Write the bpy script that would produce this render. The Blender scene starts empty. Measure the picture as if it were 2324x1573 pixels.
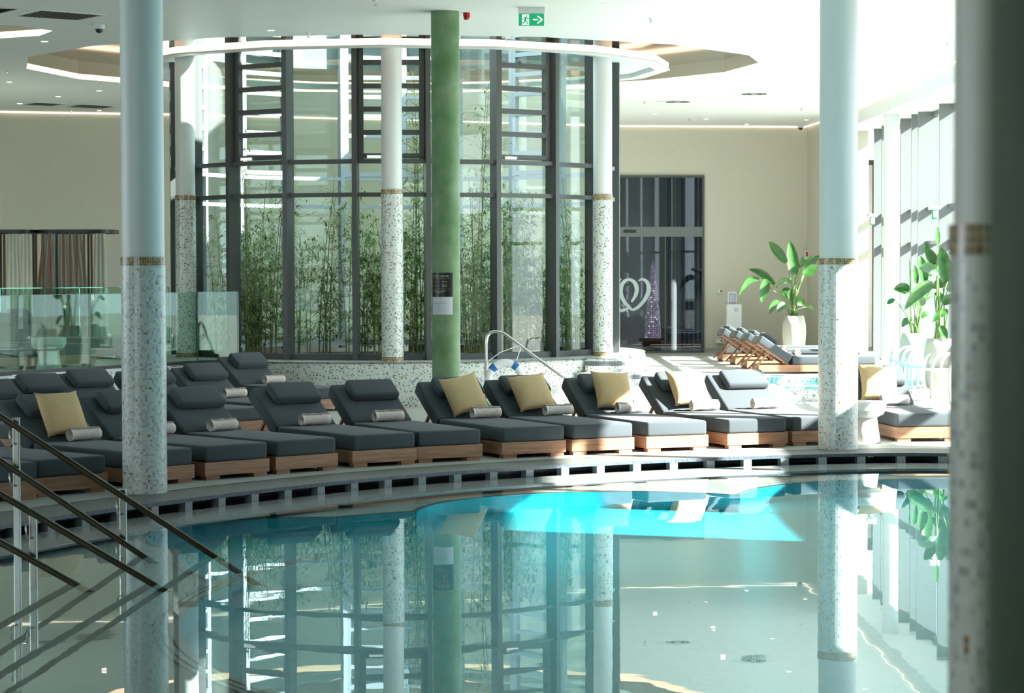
import bpy, bmesh, math, random
from math import sin, cos, pi, radians, hypot, atan2, sqrt
from mathutils import Vector, Matrix
random.seed(7)
SC = bpy.context.scene
COL = SC.collection
CX, CY = -1.83, 36.5          # axis of the glass atrium
WATER, DECK, LEDGE, CEIL = 0.0, 0.105, 0.67, 5.14

# ------------------------------------------------------------------ camera
EYE = Vector((0, 0, 2.0))
TH = math.atan(.03433); RHO = .00243; FP = 5200.0
FW = Vector((0, cos(TH), -sin(TH)))
RT = Vector((1, -RHO * sin(TH), -RHO * cos(TH))).normalized()
UP = RT.cross(FW).normalized()
cam_d = bpy.data.cameras.new('camera')
cam = bpy.data.objects.new('camera', cam_d); COL.objects.link(cam)
m = Matrix((RT, UP, -FW)).transposed().to_4x4(); m.translation = EYE
cam.matrix_world = m
cam_d.sensor_width = 36; cam_d.lens = 36 * FP / 2324
cam_d.clip_start = .05; cam_d.clip_end = 400
cam_d.dof.use_dof = True; cam_d.dof.focus_distance = 25; cam_d.dof.aperture_fstop = 5.0
SC.camera = cam

def ray(x, y): return FW * FP + RT * (x - 1162) - UP * (y - 786.5)
def G(x, y, z=DECK):          # where the sight line meets a level
    d = ray(x, y); t = (z - 2) / d.z; return Vector((d.x * t, d.y * t, z))
def D(x, y, Y):               # where it meets a distance
    d = ray(x, y); t = Y / d.y; return Vector((d.x * t, Y, 2 + d.z * t))

# ------------------------------------------------------------------ materials
def new_mat(name):
    m = bpy.data.materials.new(name); m.use_nodes = True
    nt = m.node_tree; nt.nodes.clear()
    out = nt.nodes.new('ShaderNodeOutputMaterial')
    return m, nt, out
def mat(name, col, rough=.6, metal=0, noise=None, bump=0, spec=.5, col2=None, coord='Object', emit=None, estr=0, stretch=None, detail=3, sheen=0, coat=0):
    m, nt, out = new_mat(name); N = nt.nodes.new; L = nt.links.new
    b = N('ShaderNodeBsdfPrincipled'); L(b.outputs[0], out.inputs[0])
    b.inputs['Base Color'].default_value = (*col, 1); b.inputs['Roughness'].default_value = rough
    b.inputs['Metallic'].default_value = metal; b.inputs['Specular IOR Level'].default_value = spec
    b.inputs['Sheen Weight'].default_value = sheen; b.inputs['Coat Weight'].default_value = coat
    if emit: b.inputs['Emission Color'].default_value = (*emit, 1); b.inputs['Emission Strength'].default_value = estr
    if noise:
        tc = N('ShaderNodeTexCoord'); mp = N('ShaderNodeMapping'); nz = N('ShaderNodeTexNoise')
        L(tc.outputs[coord], mp.inputs[0]); L(mp.outputs[0], nz.inputs[0])
        if stretch: mp.inputs['Scale'].default_value = stretch
        nz.inputs['Scale'].default_value = noise; nz.inputs['Detail'].default_value = detail
        c2 = col2 or tuple(c * .8 for c in col)
        mx = N('ShaderNodeMix'); mx.data_type = 'RGBA'
        mx.inputs[6].default_value = (*col, 1); mx.inputs[7].default_value = (*c2, 1)
        rp = N('ShaderNodeMapRange'); rp.inputs[1].default_value = .35; rp.inputs[2].default_value = .65
        L(nz.outputs[0], rp.inputs[0]); L(rp.outputs[0], mx.inputs[0]); L(mx.outputs[2], b.inputs['Base Color'])
        if bump:
            bp = N('ShaderNodeBump'); bp.inputs['Strength'].default_value = bump; bp.inputs['Distance'].default_value = .01
            L(nz.outputs[0], bp.inputs['Height']); L(bp.outputs[0], b.inputs['Normal'])
    return m
def mosaic(name, stops, grout=(.8, .82, .78), tile=.02, rough=.25, gw=.1):
    m, nt, out = new_mat(name); N = nt.nodes.new; L = nt.links.new
    b = N('ShaderNodeBsdfPrincipled'); L(b.outputs[0], out.inputs[0]); b.inputs['Roughness'].default_value = rough
    tc = N('ShaderNodeTexCoord'); sc = N('ShaderNodeVectorMath'); sc.operation = 'SCALE'; sc.inputs['Scale'].default_value = 1 / tile
    fl = N('ShaderNodeVectorMath'); fl.operation = 'FLOOR'; fr = N('ShaderNodeVectorMath'); fr.operation = 'FRACTION'
    L(tc.outputs['UV'], sc.inputs[0]); L(sc.outputs[0], fl.inputs[0]); L(sc.outputs[0], fr.inputs[0])
    wn = N('ShaderNodeTexWhiteNoise'); wn.noise_dimensions = '2D'; L(fl.outputs[0], wn.inputs['Vector'])
    cr = N('ShaderNodeValToRGB'); cr.color_ramp.interpolation = 'CONSTANT'
    el = cr.color_ramp.elements
    while len(el) < len(stops): el.new(.5)
    for e, (p, c) in zip(el, stops): e.position = p; e.color = (*c, 1)
    L(wn.outputs['Value'], cr.inputs[0])
    sx = N('ShaderNodeSeparateXYZ'); L(fr.outputs[0], sx.inputs[0])
    mn = N('ShaderNodeMath'); mn.operation = 'MINIMUM'; L(sx.outputs[0], mn.inputs[0]); L(sx.outputs[1], mn.inputs[1])
    gt = N('ShaderNodeMath'); gt.operation = 'GREATER_THAN'; gt.inputs[1].default_value = gw; L(mn.outputs[0], gt.inputs[0])
    mx = N('ShaderNodeMix'); mx.data_type = 'RGBA'; mx.inputs[6].default_value = (*grout, 1)
    L(gt.outputs[0], mx.inputs[0]); L(cr.outputs[0], mx.inputs[7]); L(mx.outputs[2], b.inputs['Base Color'])
    return m
def glass(name, tint, ior=1.5, rough=0, gcol=(1, 1, 1)):
    m, nt, out = new_mat(name); N = nt.nodes.new; L = nt.links.new
    f = N('ShaderNodeFresnel'); gm = N('ShaderNodeNewGeometry'); mr = N('ShaderNodeMapRange')
    mr.inputs[3].default_value = ior; mr.inputs[4].default_value = 1 / ior; L(gm.outputs['Backfacing'], mr.inputs[0]); L(mr.outputs[0], f.inputs[0])
    t = N('ShaderNodeBsdfTransparent'); t.inputs[0].default_value = (*tint, 1)
    g = N('ShaderNodeBsdfGlossy'); g.inputs['Roughness'].default_value = rough; g.inputs[0].default_value = (*gcol, 1)
    x = N('ShaderNodeMixShader'); L(f.outputs[0], x.inputs[0]); L(t.outputs[0], x.inputs[1]); L(g.outputs[0], x.inputs[2])
    L(x.outputs[0], out.inputs[0]); return m
def wood(name, a, b2):
    m, nt, out = new_mat(name); N = nt.nodes.new; L = nt.links.new
    b = N('ShaderNodeBsdfPrincipled'); L(b.outputs[0], out.inputs[0]); b.inputs['Roughness'].default_value = .55
    tc = N('ShaderNodeTexCoord'); mp = N('ShaderNodeMapping'); mp.inputs['Scale'].default_value = (3, 1.2, 45)
    nz = N('ShaderNodeTexNoise'); nz.inputs['Scale'].default_value = 1.0; nz.inputs['Detail'].default_value = 5; nz.inputs['Distortion'].default_value = .6
    oi = N('ShaderNodeObjectInfo'); ad = N('ShaderNodeVectorMath'); ad.operation = 'ADD'
    L(tc.outputs['Object'], mp.inputs[0]); L(mp.outputs[0], ad.inputs[0]); L(oi.outputs['Location'], ad.inputs[1]); L(ad.outputs[0], nz.inputs[0])
    cr = N('ShaderNodeValToRGB'); e = cr.color_ramp.elements
    e[0].position = .3; e[0].color = (*b2, 1); e[1].position = .7; e[1].color = (*a, 1)
    L(nz.outputs[0], cr.inputs[0]); L(cr.outputs[0], b.inputs['Base Color']); return m

M = {}
M['white'] = mat('white_paint', (.82, .84, .83), .5, noise=1.5, col2=(.79, .82, .81))
M['ceiling'] = mat('ceiling_paint', (.87, .91, .90), .45, noise=1.2, col2=(.85, .89, .88))
M['beige'] = mat('beige_wallcovering', (.72, .70, .58), .8, noise=30, col2=(.68, .66, .54), bump=.1)
M['column'] = mat('column_paint', (.78, .82, .81), .4)
M['green'] = mat('green_plaster', (.12, .23, .095), .5, spec=.25, noise=3, col2=(.23, .34, .20), detail=8)
M['deck'] = mat('deck_stone', (.50, .50, .46), .55, noise=8, col2=(.44, .44, .40), detail=6)
M['coping'] = mat('coping_stone', (.17, .175, .165), .55, noise=60, col2=(.13, .135, .13), detail=4)
M['copedge'] = mat('coping_edge_tile', (.09, .12, .15), .4, noise=40, col2=(.05, .07, .09))
M['post'] = mat('gutter_stone', (.30, .34, .35), .5, noise=80, col2=(.22, .25, .26))
M['gutter'] = mat('gutter_tile', (.05, .075, .09), .3)
M['shelf'] = mat('pool_ledge_stone', (.46, .47, .42), .4, noise=25, col2=(.38, .39, .35), detail=6)
M['lip'] = mat('wet_lip_stone', (.36, .38, .35), .16, noise=25, col2=(.30, .32, .30), detail=6, spec=.6)
M['basin'] = mosaic('basin_tile', [(0, (.012, .50, .60)), (.4, (.015, .54, .64)), (.8, (.012, .47, .57))], (.03, .58, .65), .04)
M['nosing'] = mosaic('step_edge_tile', [(0, (.05, .06, .07)), (.5, (.09, .1, .11))], (.3, .32, .32), .025)
st = [(0, (.72, .76, .72)), (.35, (.66, .70, .67)), (.66, (.55, .60, .58)), (.82, (.42, .46, .46)), (.91, (.50, .49, .44)), (.965, (.32, .35, .36)), (.992, (.28, .15, .03))]
M['mosaic'] = mosaic('column_mosaic', st, (.74, .78, .75))
st = [(0, (.72, .77, .71)), (.5, (.64, .69, .64)), (.76, (.44, .48, .50)), (.86, (.16, .15, .14)), (.905, (.27, .17, .09)), (.945, (.17, .21, .28)), (.97, (.42, .27, .09)), (.985, (.50, .54, .5))]
M['mosaic2'] = mosaic('speckled_mosaic', st, (.74, .78, .73))
M['gold'] = mosaic('gold_mosaic', [(0, (.22, .13, .03)), (.3, (.30, .19, .05)), (.6, (.14, .08, .02)), (.8, (.45, .32, .12))], (.6, .56, .45), .0213, .2, .14)
M['fabric'] = mat('charcoal_fabric', (.064, .080, .090), .9, noise=350, col2=(.052, .066, .074), bump=.2, sheen=.15)
M['teak'] = wood('teak', (.42, .225, .125), (.25, .115, .06))
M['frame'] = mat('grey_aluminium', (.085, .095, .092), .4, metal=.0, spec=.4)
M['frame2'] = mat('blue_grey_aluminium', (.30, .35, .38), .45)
M['facade'] = mat('light_grey_aluminium', (.17, .19, .185), .45)
M['steel'] = mat('brushed_steel', (.62, .62, .60), .22, metal=1)
M['bronze'] = mat('bronze_rail', (.065, .055, .036), .3, metal=.75)
M['dark'] = mat('black_metal', (.015, .018, .02), .4)
M['soil'] = mat('soil', (.03, .022, .015), .9, noise=20)
M['bamboo'] = mat('bamboo_stem', (.22, .26, .07), .5)
M['leaf'] = mat('bamboo_leaf', (.065, .19, .010), .4, noise=3, col2=(.17, .32, .02), coord='Object')
M['banana'] = mat('strelitzia_leaf', (.022, .10, .015), .3, noise=8, col2=(.05, .17, .03), spec=.6)
M['stalk'] = mat('strelitzia_stalk', (.12, .24, .05), .45)
M['pot'] = mat('cast_stone', (.56, .55, .47), .85, noise=90, col2=(.50, .49, .42), bump=.15)
M['terrazzo'] = mat('white_terrazzo', (.72, .73, .70), .6, noise=70, col2=(.62, .63, .60))
M['yellow'] = mat('yellow_weave', (.70, .44, .16), .9, noise=90, col2=(.68, .55, .36), detail=1)
M['towel'] = mat('towel_terry', (.78, .69, .64), .95, noise=60, col2=(.66, .57, .52), bump=.5)
M['plastic'] = mat('white_plastic', (.85, .86, .87), .3)
M['blue'] = mat('blue_tape', (.02, .16, .48), .4)
M['rope'] = mat('white_rope', (.75, .75, .72), .8)
M['red'] = mat('red_plastic', (.55, .01, .015), .35)
M['grille'] = mat('vent_grille', (.30, .32, .29), .6)
M['slot'] = mat('vent_slot', (.03, .03, .03), .8)
M['mirror'] = mat('stretch_ceiling', (.34, .31, .26), .07, metal=.55, spec=1.0)
M['led'] = mat('led_strip', (.9, .8, .7), .5, emit=(1, .66, .42), estr=1.1)
M['ledw'] = mat('led_cove', (.9, .85, .8), .5, emit=(1, .8, .62), estr=.8)
M['lamp'] = mat('downlight_glow', (.9, .85, .8), .5, emit=(1, .82, .65), estr=3.0)
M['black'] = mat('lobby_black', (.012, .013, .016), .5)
M['lobbyfloor'] = mat('lobby_floor', (.05, .05, .055), .25)
M['curtain'] = mat('sheer_curtain', (.55, .55, .49), .9, noise=40, stretch=(1, 1, .05), col2=(.47, .47, .42))
M['reflpanel'] = mat('reflection_panel', (.10, .16, .20), .8, noise=6, stretch=(1, 1, .05), col2=(.2, .28, .33))  # colour of a bluish reflection in the door glass
M['slat'] = mat('cabana_slat', (.16, .055, .02), .5)
M['signg'] = mat('sign_green', (.0, .24, .09), .4, emit=(0, .24, .09), estr=.5)
M['signw'] = mat('sign_white', (.85, .88, .86), .5, emit=(.8, .85, .82), estr=.35)
M['signk'] = mat('sign_black', (.006, .006, .008), .35)
M['gilt'] = mat('sign_gold_letters', (.42, .38, .24), .5)
M['paper'] = mat('paper', (.62, .65, .70), .8)
M['redink'] = mat('red_ink', (.62, .22, .18), .8)
M['frost'] = mat('frosted_film', (.55, .66, .66), .6)
M['glitter'] = mosaic('glitter_bands', [(0, (.22, .19, .26)), (.5, (.36, .30, .38)), (.75, (.16, .14, .22)), (.93, (.9, .8, .6))], (.05, .04, .06), .05, .3, .25)
bn = [n for n in M['glitter'].node_tree.nodes if n.type == 'BSDF_PRINCIPLED'][0]; M['glitter'].node_tree.links.new(bn.inputs['Base Color'].links[0].from_socket, bn.inputs['Emission Color']); bn.inputs['Emission Strength'].default_value = .8
M['glass'] = glass('window_glass', (.90, .95, .93), 1.45)
M['rail_glass'] = glass('balustrade_glass', (.74, .88, .82), 1.42, gcol=(.9, 1, .95))
M['door_glass'] = glass('dark_door_glass', (.6, .63, .66), 1.5)
M['fglass'] = glass('facade_glass', (.95, .97, .97), 1.4)
M['edge'] = mat('glass_edge', (.05, .22, .17), .2)
M['hill'] = mat('lawn', (.07, .13, .03), .9, noise=2)
M['pave'] = mat('outside_paving', (.16, .17, .15), .8)
M['paleparasol'] = mat('parasol_canvas', (.8, .8, .76), .8)

# water: mirror at grazing angles, otherwise clear
m, nt, out = new_mat('pool_water'); N = nt.nodes.new; L = nt.links.new
fr = N('ShaderNodeFresnel'); gm = N('ShaderNodeNewGeometry'); mr = N('ShaderNodeMapRange')
mr.inputs[3].default_value = 1.33; mr.inputs[4].default_value = 1 / 1.33; L(gm.outputs['Backfacing'], mr.inputs[0]); L(mr.outputs[0], fr.inputs[0])
tr = N('ShaderNodeBsdfTransparent'); tr.inputs[0].default_value = (.92, 1, 1, 1)
rf = N('ShaderNodeBsdfRefraction'); rf.inputs['IOR'].default_value = 1.33; rf.inputs[0].default_value = (.80, .97, .98, 1); rf.inputs['Roughness'].default_value = 0
gl = N('ShaderNodeBsdfGlossy'); gl.inputs['Roughness'].default_value = 0; gl.inputs[0].default_value = (.84, .97, 1, 1)
mi = N('ShaderNodeMixShader'); mi.inputs[0].default_value = .0
mo = N('ShaderNodeMixShader')
L(tr.outputs[0], mi.inputs[1]); L(rf.outputs[0], mi.inputs[2]); L(fr.outputs[0], mo.inputs[0]); L(mi.outputs[0], mo.inputs[1]); L(gl.outputs[0], mo.inputs[2]); L(mo.outputs[0], out.inputs[0])
tc = N('ShaderNodeTexCoord'); nz = N('ShaderNodeTexNoise'); nz.inputs['Scale'].default_value = 1.6; nz.inputs['Detail'].default_value = 2
bp = N('ShaderNodeBump'); bp.inputs['Strength'].default_value = .006; bp.inputs['Distance'].default_value = .1
L(tc.outputs['Object'], nz.inputs[0]); L(nz.outputs[0], bp.inputs['Height'])
L(bp.outputs[0], gl.inputs['Normal']); L(bp.outputs[0], rf.inputs['Normal'])
M['water'] = m

# ------------------------------------------------------------------ mesh helpers
class MB:
    def __init__(s): s.v = []; s.f = []; s.uv = []; s.hasuv = False
    def face(s, pts, uv=None):
        n = len(s.v); s.v += [tuple(p) for p in pts]; s.f.append(tuple(range(n, n + len(pts))))
        if uv: s.hasuv = True
        s.uv.append(uv or [(0, 0)] * len(pts))
    def add(s, vs, fs, T=None, uvs=None):
        n = len(s.v); s.v += [tuple(T @ Vector(v)) if T else tuple(v) for v in vs]
        for i, f in enumerate(fs):
            s.f.append(tuple(n + k for k in f)); s.uv.append(uvs[i] if uvs else [(0, 0)] * len(f))
        if uvs: s.hasuv = True
        return s
    def box(s, x0, x1, y0, y1, z0, z1, T=None):
        v = [(x0, y0, z0), (x1, y0, z0), (x1, y1, z0), (x0, y1, z0), (x0, y0, z1), (x1, y0, z1), (x1, y1, z1), (x0, y1, z1)]
        return s.add(v, [(0, 3, 2, 1), (4, 5, 6, 7), (0, 1, 5, 4), (1, 2, 6, 5), (2, 3, 7, 6), (3, 0, 4, 7)], T)
    def bar(s, a, b, w, h, up=Vector((0, 0, 1))):       # box between two points, w across, h along up
        a = Vector(a); b = Vector(b); d = (b - a); l = d.length; d.normalize()
        sd = d.cross(up).normalized(); u = sd.cross(d)
        T = Matrix((sd, d, u)).transposed().to_4x4(); T.translation = a
        return s.box(-w / 2, w / 2, 0, l, -h / 2, h / 2, T)
    def tube(s, pts, r, n=10, cap=True):
        pts = [Vector(p) for p in pts]; rs = r if isinstance(r, (list, tuple)) else [r] * len(pts)
        d0 = (pts[1] - pts[0]).normalized(); a = Vector((0, 0, 1)) if abs(d0.z) < .9 else Vector((1, 0, 0))
        u = d0.cross(a).normalized(); rings = []; vs = []; fs = []
        for i, p in enumerate(pts):
            d = (pts[min(i + 1, len(pts) - 1)] - pts[max(i - 1, 0)]).normalized()
            u = (u - d * u.dot(d)).normalized(); w = d.cross(u)
            for k in range(n):
                t = 2 * pi * k / n; vs.append(p + (u * cos(t) + w * sin(t)) * rs[i])
        for i in range(len(pts) - 1):
            for k in range(n):
                k2 = (k + 1) % n; fs.append((i * n + k, i * n + k2, (i + 1) * n + k2, (i + 1) * n + k))
        if cap: fs.append(tuple(range(n))[::-1]); fs.append(tuple((len(pts) - 1) * n + k for k in range(n)))
        return s.add(vs, fs)
    def lathe(s, prof, n=32, c=(0, 0), a0=0, a1=2 * pi, T=None):   # uv in metres round the axis
        full = abs(a1 - a0 - 2 * pi) < 1e-6; vs = []; fs = []; uvs = []
        for i, (r, z) in enumerate(prof):
            for k in range(n + 1):
                t = a0 + (a1 - a0) * k / n; vs.append((c[0] + r * cos(t), c[1] + r * sin(t), z))
        ln = [0]
        for i in range(1, len(prof)): ln.append(ln[-1] + hypot(prof[i][0] - prof[i - 1][0], prof[i][1] - prof[i - 1][1]))
        R = max(p[0] for p in prof)
        for i in range(len(prof) - 1):
            for k in range(n):
                q = (i * (n + 1) + k, i * (n + 1) + k + 1, (i + 1) * (n + 1) + k + 1, (i + 1) * (n + 1) + k); fs.append(q)
                u0 = (a1 - a0) * k / n * R; u1 = (a1 - a0) * (k + 1) / n * R
                uvs.append([(u0, ln[i]), (u1, ln[i]), (u1, ln[i + 1]), (u0, ln[i + 1])])
        return s.add(vs, fs, T, uvs)
    def wall(s, pts, z0, z1):     # vertical strip on a plan polyline, uv in metres
        u = 0
        for a, b in zip(pts, pts[1:]):
            l = hypot(b[0] - a[0], b[1] - a[1])
            s.face([(a[0], a[1], z0), (b[0], b[1], z0), (b[0], b[1], z1), (a[0], a[1], z1)], [(u, z0), (u + l, z0), (u + l, z1), (u, z1)]); u += l
        return s
    def fill(s, loops, z):        # flat face with holes
        bm = bmesh.new()
        for lp in loops:
            vs = [bm.verts.new((p[0], p[1], z)) for p in lp]
            for i in range(len(vs)): bm.edges.new((vs[i], vs[(i + 1) % len(vs)]))
        bmesh.ops.triangle_fill(bm, use_beauty=True, use_dissolve=False, edges=bm.edges[:])
        bm.verts.index_update(); n = len(s.v)
        s.v += [tuple(v.co) for v in bm.verts]; s.hasuv = True
        for f in bm.faces:
            ix = [v.index for v in f.verts]
            if f.normal.z < 0: ix = ix[::-1]
            s.f.append(tuple(n + i for i in ix)); s.uv.append([(s.v[n + i][0], s.v[n + i][1]) for i in ix])
        bm.free(); return s
    def build(s, name, mt, parent=None, bevel=0, seg=3, smooth=False, loc=None):
        me = bpy.data.meshes.new(name); me.from_pydata(s.v, [], s.f)
        if s.hasuv:
            ul = me.uv_layers.new(name='uv'); i = 0
            for u in s.uv:
                for c in u: ul.data[i].uv = c; i += 1
        if bevel or smooth:
            bm = bmesh.new(); bm.from_mesh(me); bmesh.ops.remove_doubles(bm, verts=bm.verts, dist=1e-5)
            if bevel:
                ed = [e for e in bm.edges if len(e.link_faces) == 2 and e.calc_face_angle() > .6]
                bmesh.ops.bevel(bm, geom=ed, offset=bevel, segments=seg, profile=.5, affect='EDGES')
            bm.to_mesh(me); bm.free()
        if smooth:
            for p in me.polygons: p.use_smooth = True
        if isinstance(mt, (list, tuple)):
            for q in mt: me.materials.append(q)
        elif mt: me.materials.append(mt)
        o = bpy.data.objects.new(name, me); COL.objects.link(o)
        if parent: o.parent = parent
        if loc: o.location = loc
        return o
def tag(o, label=None, cat=None, group=None, kind=None):
    if label: o['label'] = label
    if cat: o['category'] = cat
    if group: o['group'] = group
    if kind: o['kind'] = kind
    return o
def empty(name, loc=(0, 0, 0), rz=0, **k):
    o = bpy.data.objects.new(name, None); COL.objects.link(o); o.location = loc; o.rotation_euler = (0, 0, rz); o.empty_display_size = .1
    return tag(o, **k)
def dup(root, loc, rz, **k):
    def cp(o, par):
        c = o.copy(); COL.objects.link(c); c.parent = par
        for ch in list(o.children): cp(ch, c)
        return c
    r = cp(root, None); r.location = loc; r.rotation_euler = (0, 0, rz)
    for q in ('label',):
        if q in r: del r[q]
    return tag(r, **k)
def S(o): o['kind'] = 'structure'; return o
def circ(cx, cy, r, n=64, ry=None, a0=0, a1=2 * pi):
    full = abs(a1 - a0 - 2 * pi) < 1e-6
    return [(cx + r * cos(a0 + (a1 - a0) * i / (n if full else n - 1)), cy + (ry or r) * sin(a0 + (a1 - a0) * i / (n if full else n - 1))) for i in range(n)]
def spline(P, n=8, closed=True):
    out = []; m = len(P)
    for i in range(m if closed else m - 1):
        p0, p1, p2, p3 = (P[(i - 1) % m], P[i], P[(i + 1) % m], P[(i + 2) % m]) if closed else (P[max(i - 1, 0)], P[i], P[i + 1], P[min(i + 2, m - 1)])
        for k in range(n):
            t = k / n
            out.append(tuple(.5 * (2 * b + (c - a) * t + (2 * a - 5 * b + 4 * c - d) * t * t + (3 * b - a - 3 * c + d) * t ** 3) for a, b, c, d in zip(p0, p1, p2, p3)))
    if not closed: out.append(tuple(P[-1]))
    return out
def offset(P, d):     # move a closed counter-clockwise plan loop outward
    out = []; n = len(P)
    for i in range(n):
        a, b = P[i - 1], P[(i + 1) % n]; tx, ty = b[0] - a[0], b[1] - a[1]; l = hypot(tx, ty)
        out.append((P[i][0] + ty / l * d, P[i][1] - tx / l * d))
    return out
def ringfaces(mb, A, B, za, zb):
    u = 0; n = len(A)
    for i in range(n):
        j = (i + 1) % n; l = hypot(A[j][0] - A[i][0], A[j][1] - A[i][1]); w = hypot(B[i][0] - A[i][0], B[i][1] - A[i][1]) + abs(zb - za)
        mb.face([(*A[i], za), (*A[j], za), (*B[j], zb), (*B[i], zb)], [(u, 0), (u + l, 0), (u + l, w), (u, w)]); u += l
def text(body, size, bold=0):
    c = bpy.data.curves.new('t', 'FONT'); c.body = body; c.size = size; c.align_x = 'CENTER'; c.align_y = 'CENTER'; c.offset = bold; c.resolution_u = 2
    o = bpy.data.objects.new('t', c); me = bpy.data.meshes.new_from_object(o)
    vs = [v.co.copy() for v in me.vertices]; fs = [tuple(p.vertices) for p in me.polygons]
    bpy.data.objects.remove(o); bpy.data.curves.remove(c); bpy.data.meshes.remove(me)
    return vs, fs

# ------------------------------------------------------------------ pool
edge_pts = [(-3.79, 16.88), (-2.45, 19.16), (-1.056, 20.84), (.24, 21.83), (1.46, 22.53), (3.14, 23.15), (4.42, 23.22), (5.5, 22.6), (6.3, 20.5), (6.5, 16), (6.0, 11), (4.6, 7.6), (2, 6.2), (-1, 6.4), (-3.4, 8.2), (-4.7, 11), (-4.8, 14)]
EDGE = spline(edge_pts[::-1], 8)       # counter-clockwise
if sum(EDGE[i][0] * EDGE[(i + 1) % len(EDGE)][1] - EDGE[(i + 1) % len(EDGE)][0] * EDGE[i][1] for i in range(len(EDGE))) < 0: EDGE = EDGE[::-1]
# even out spacing
def resample(P, step):
    L = [0]; n = len(P)
    for i in range(n): L.append(L[-1] + hypot(P[(i + 1) % n][0] - P[i][0], P[(i + 1) % n][1] - P[i][1]))
    T = L[-1]; m = int(T / step); out = []; j = 0
    for k in range(m):
        s = T * k / m
        while L[j + 1] < s: j += 1
        t = (s - L[j]) / (L[j + 1] - L[j]); a, b = P[j], P[(j + 1) % n]
        out.append((a[0] + (b[0] - a[0]) * t, a[1] + (b[1] - a[1]) * t))
    return out
EDGE = resample(EDGE, .41 / 2)
S(MB().fill([EDGE], 0).build('pool_water', M['water']))
bub = [(2.9, 13.7, 4.85), (-1.55, 17.55, 1.25), (.95, 19.15, 1.75), (3.85, 20.2, 1.85), (.6, 16.6, 3.0)]
C0 = (1.6, 15.5)
bas = []
for i in range(220):
    t = 2 * pi * i / 220; dx, dy = cos(t), sin(t); best = 0
    for (cx, cy, r) in bub:
        ex, ey = C0[0] - cx, C0[1] - cy; b = ex * dx + ey * dy; c = ex * ex + ey * ey - r * r
        if b * b - c > 0: best = max(best, -b + sqrt(b * b - c))
    bas.append((C0[0] + dx * best, C0[1] + dy * best))
ZS, ZB = -.05, -.20
mb = MB(); mb.fill([EDGE, bas], ZS); S(mb.build('pool_ledge', M['shelf']))
mb = MB(); ringfaces(mb, bas, bas, ZS, ZB); mb.fill([bas], ZB); S(mb.build('pool_basin', M['basin']))
mb = MB(); b1 = offset(bas, .05); ringfaces(mb, bas, b1, ZS + .004, ZS + .004); o = S(mb.build('basin_rim', M['nosing']))
# curved submerged steps, lower left
for k in range(3):
    A = circ(2.9, 13.7, 4.85 + .02 + k * .05, 40, a0=radians(150), a1=radians(225)); B = circ(2.9, 13.7, 4.85 + .056 + k * .05, 40, a0=radians(150), a1=radians(225))
    mb = MB()
    for i in range(39): mb.face([(*A[i], ZS + .006), (*A[i + 1], ZS + .006), (*B[i + 1], ZS + .006), (*B[i], ZS + .006)], [(i * .13, 0), (i * .13 + .13, 0), (i * .13 + .13, .08), (i * .13, .08)])
    S(mb.build('step_edge_strip', M['nosing']))
mb = MB(); ringfaces(mb, EDGE, EDGE, ZS, -.005); S(mb.build('pool_side', M['shelf']))
Ein = offset(EDGE, -.62)
mb = MB(); ringfaces(mb, Ein, EDGE, .004, .004); ringfaces(mb, Ein, Ein, -.02, .004); S(mb.build('pool_lip', M['lip']))
# overflow gutter, stone posts, coping
E1 = offset(EDGE, .45)
mb = MB(); ringfaces(mb, EDGE, E1, -.012, -.012); ringfaces(mb, E1, E1, -.012, .08); S(mb.build('gutter_channel', M['gutter']))
cop = empty('pool_coping'); S(cop)
Ea = offset(EDGE, .02); Eb = offset(EDGE, .62)
mb = MB(); ringfaces(mb, Ea, Eb, DECK, DECK); mb.build('coping_slab', M['coping'], cop)
mb = MB(); ringfaces(mb, Ea, Ea, .072, DECK); ringfaces(mb, Ea, E1, .072, .072); mb.build('front_edge', M['copedge'], cop)
pm = None; cnt = 0
for i in range(0, len(EDGE), 2):
    p = EDGE[i]; q = EDGE[(i + 1) % len(EDGE)]; a = atan2(q[1] - p[1], q[0] - p[0])
    if p[1] < 16.2 or p[0] > 5.9: continue
    if pm is None:
        mb = MB().box(-.044, .044, -.10, -.02, -.01, .074); o = mb.build('gutter_post', M['post'], cop); pm = o
    else:
        o = pm.copy(); COL.objects.link(o); o.parent = cop
    o.location = (p[0], p[1], 0); o.rotation_euler = (0, 0, a)
jm = None
for px, py in [(430, 1134), (600, 1124), (683, 1118), (1500, 1062), (1510, 1060), (1987, 1043)]:
    g = G(px, py, .035); i = min(range(len(E1)), key=lambda k: abs((EDGE[k][0] / max(EDGE[k][1], 1)) - g.x / g.y) + (9 if EDGE[k][1] < 15 else 0))
    p, q = E1[i - 1], E1[(i + 1) % len(E1)]; a = atan2(q[1] - p[1], q[0] - p[0])
    if jm is None:
        mb = MB(); T = Matrix.Rotation(pi / 2, 4, 'X'); mb.lathe([(.0, .012), (.014, .014), (.016, .03), (.034, .022), (.034, 0)], 20, T=T)
        jm = o = mb.build('water_jet', M['steel'])
    else: o = jm.copy(); COL.objects.link(o)
    o.location = (E1[i][0] , E1[i][1], .035); o.rotation_euler = (0, 0, a + pi)
    tag(o, 'round steel water jet set in the dark gutter below the pool coping', 'pool jet', 'jets in the pool gutter')

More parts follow.
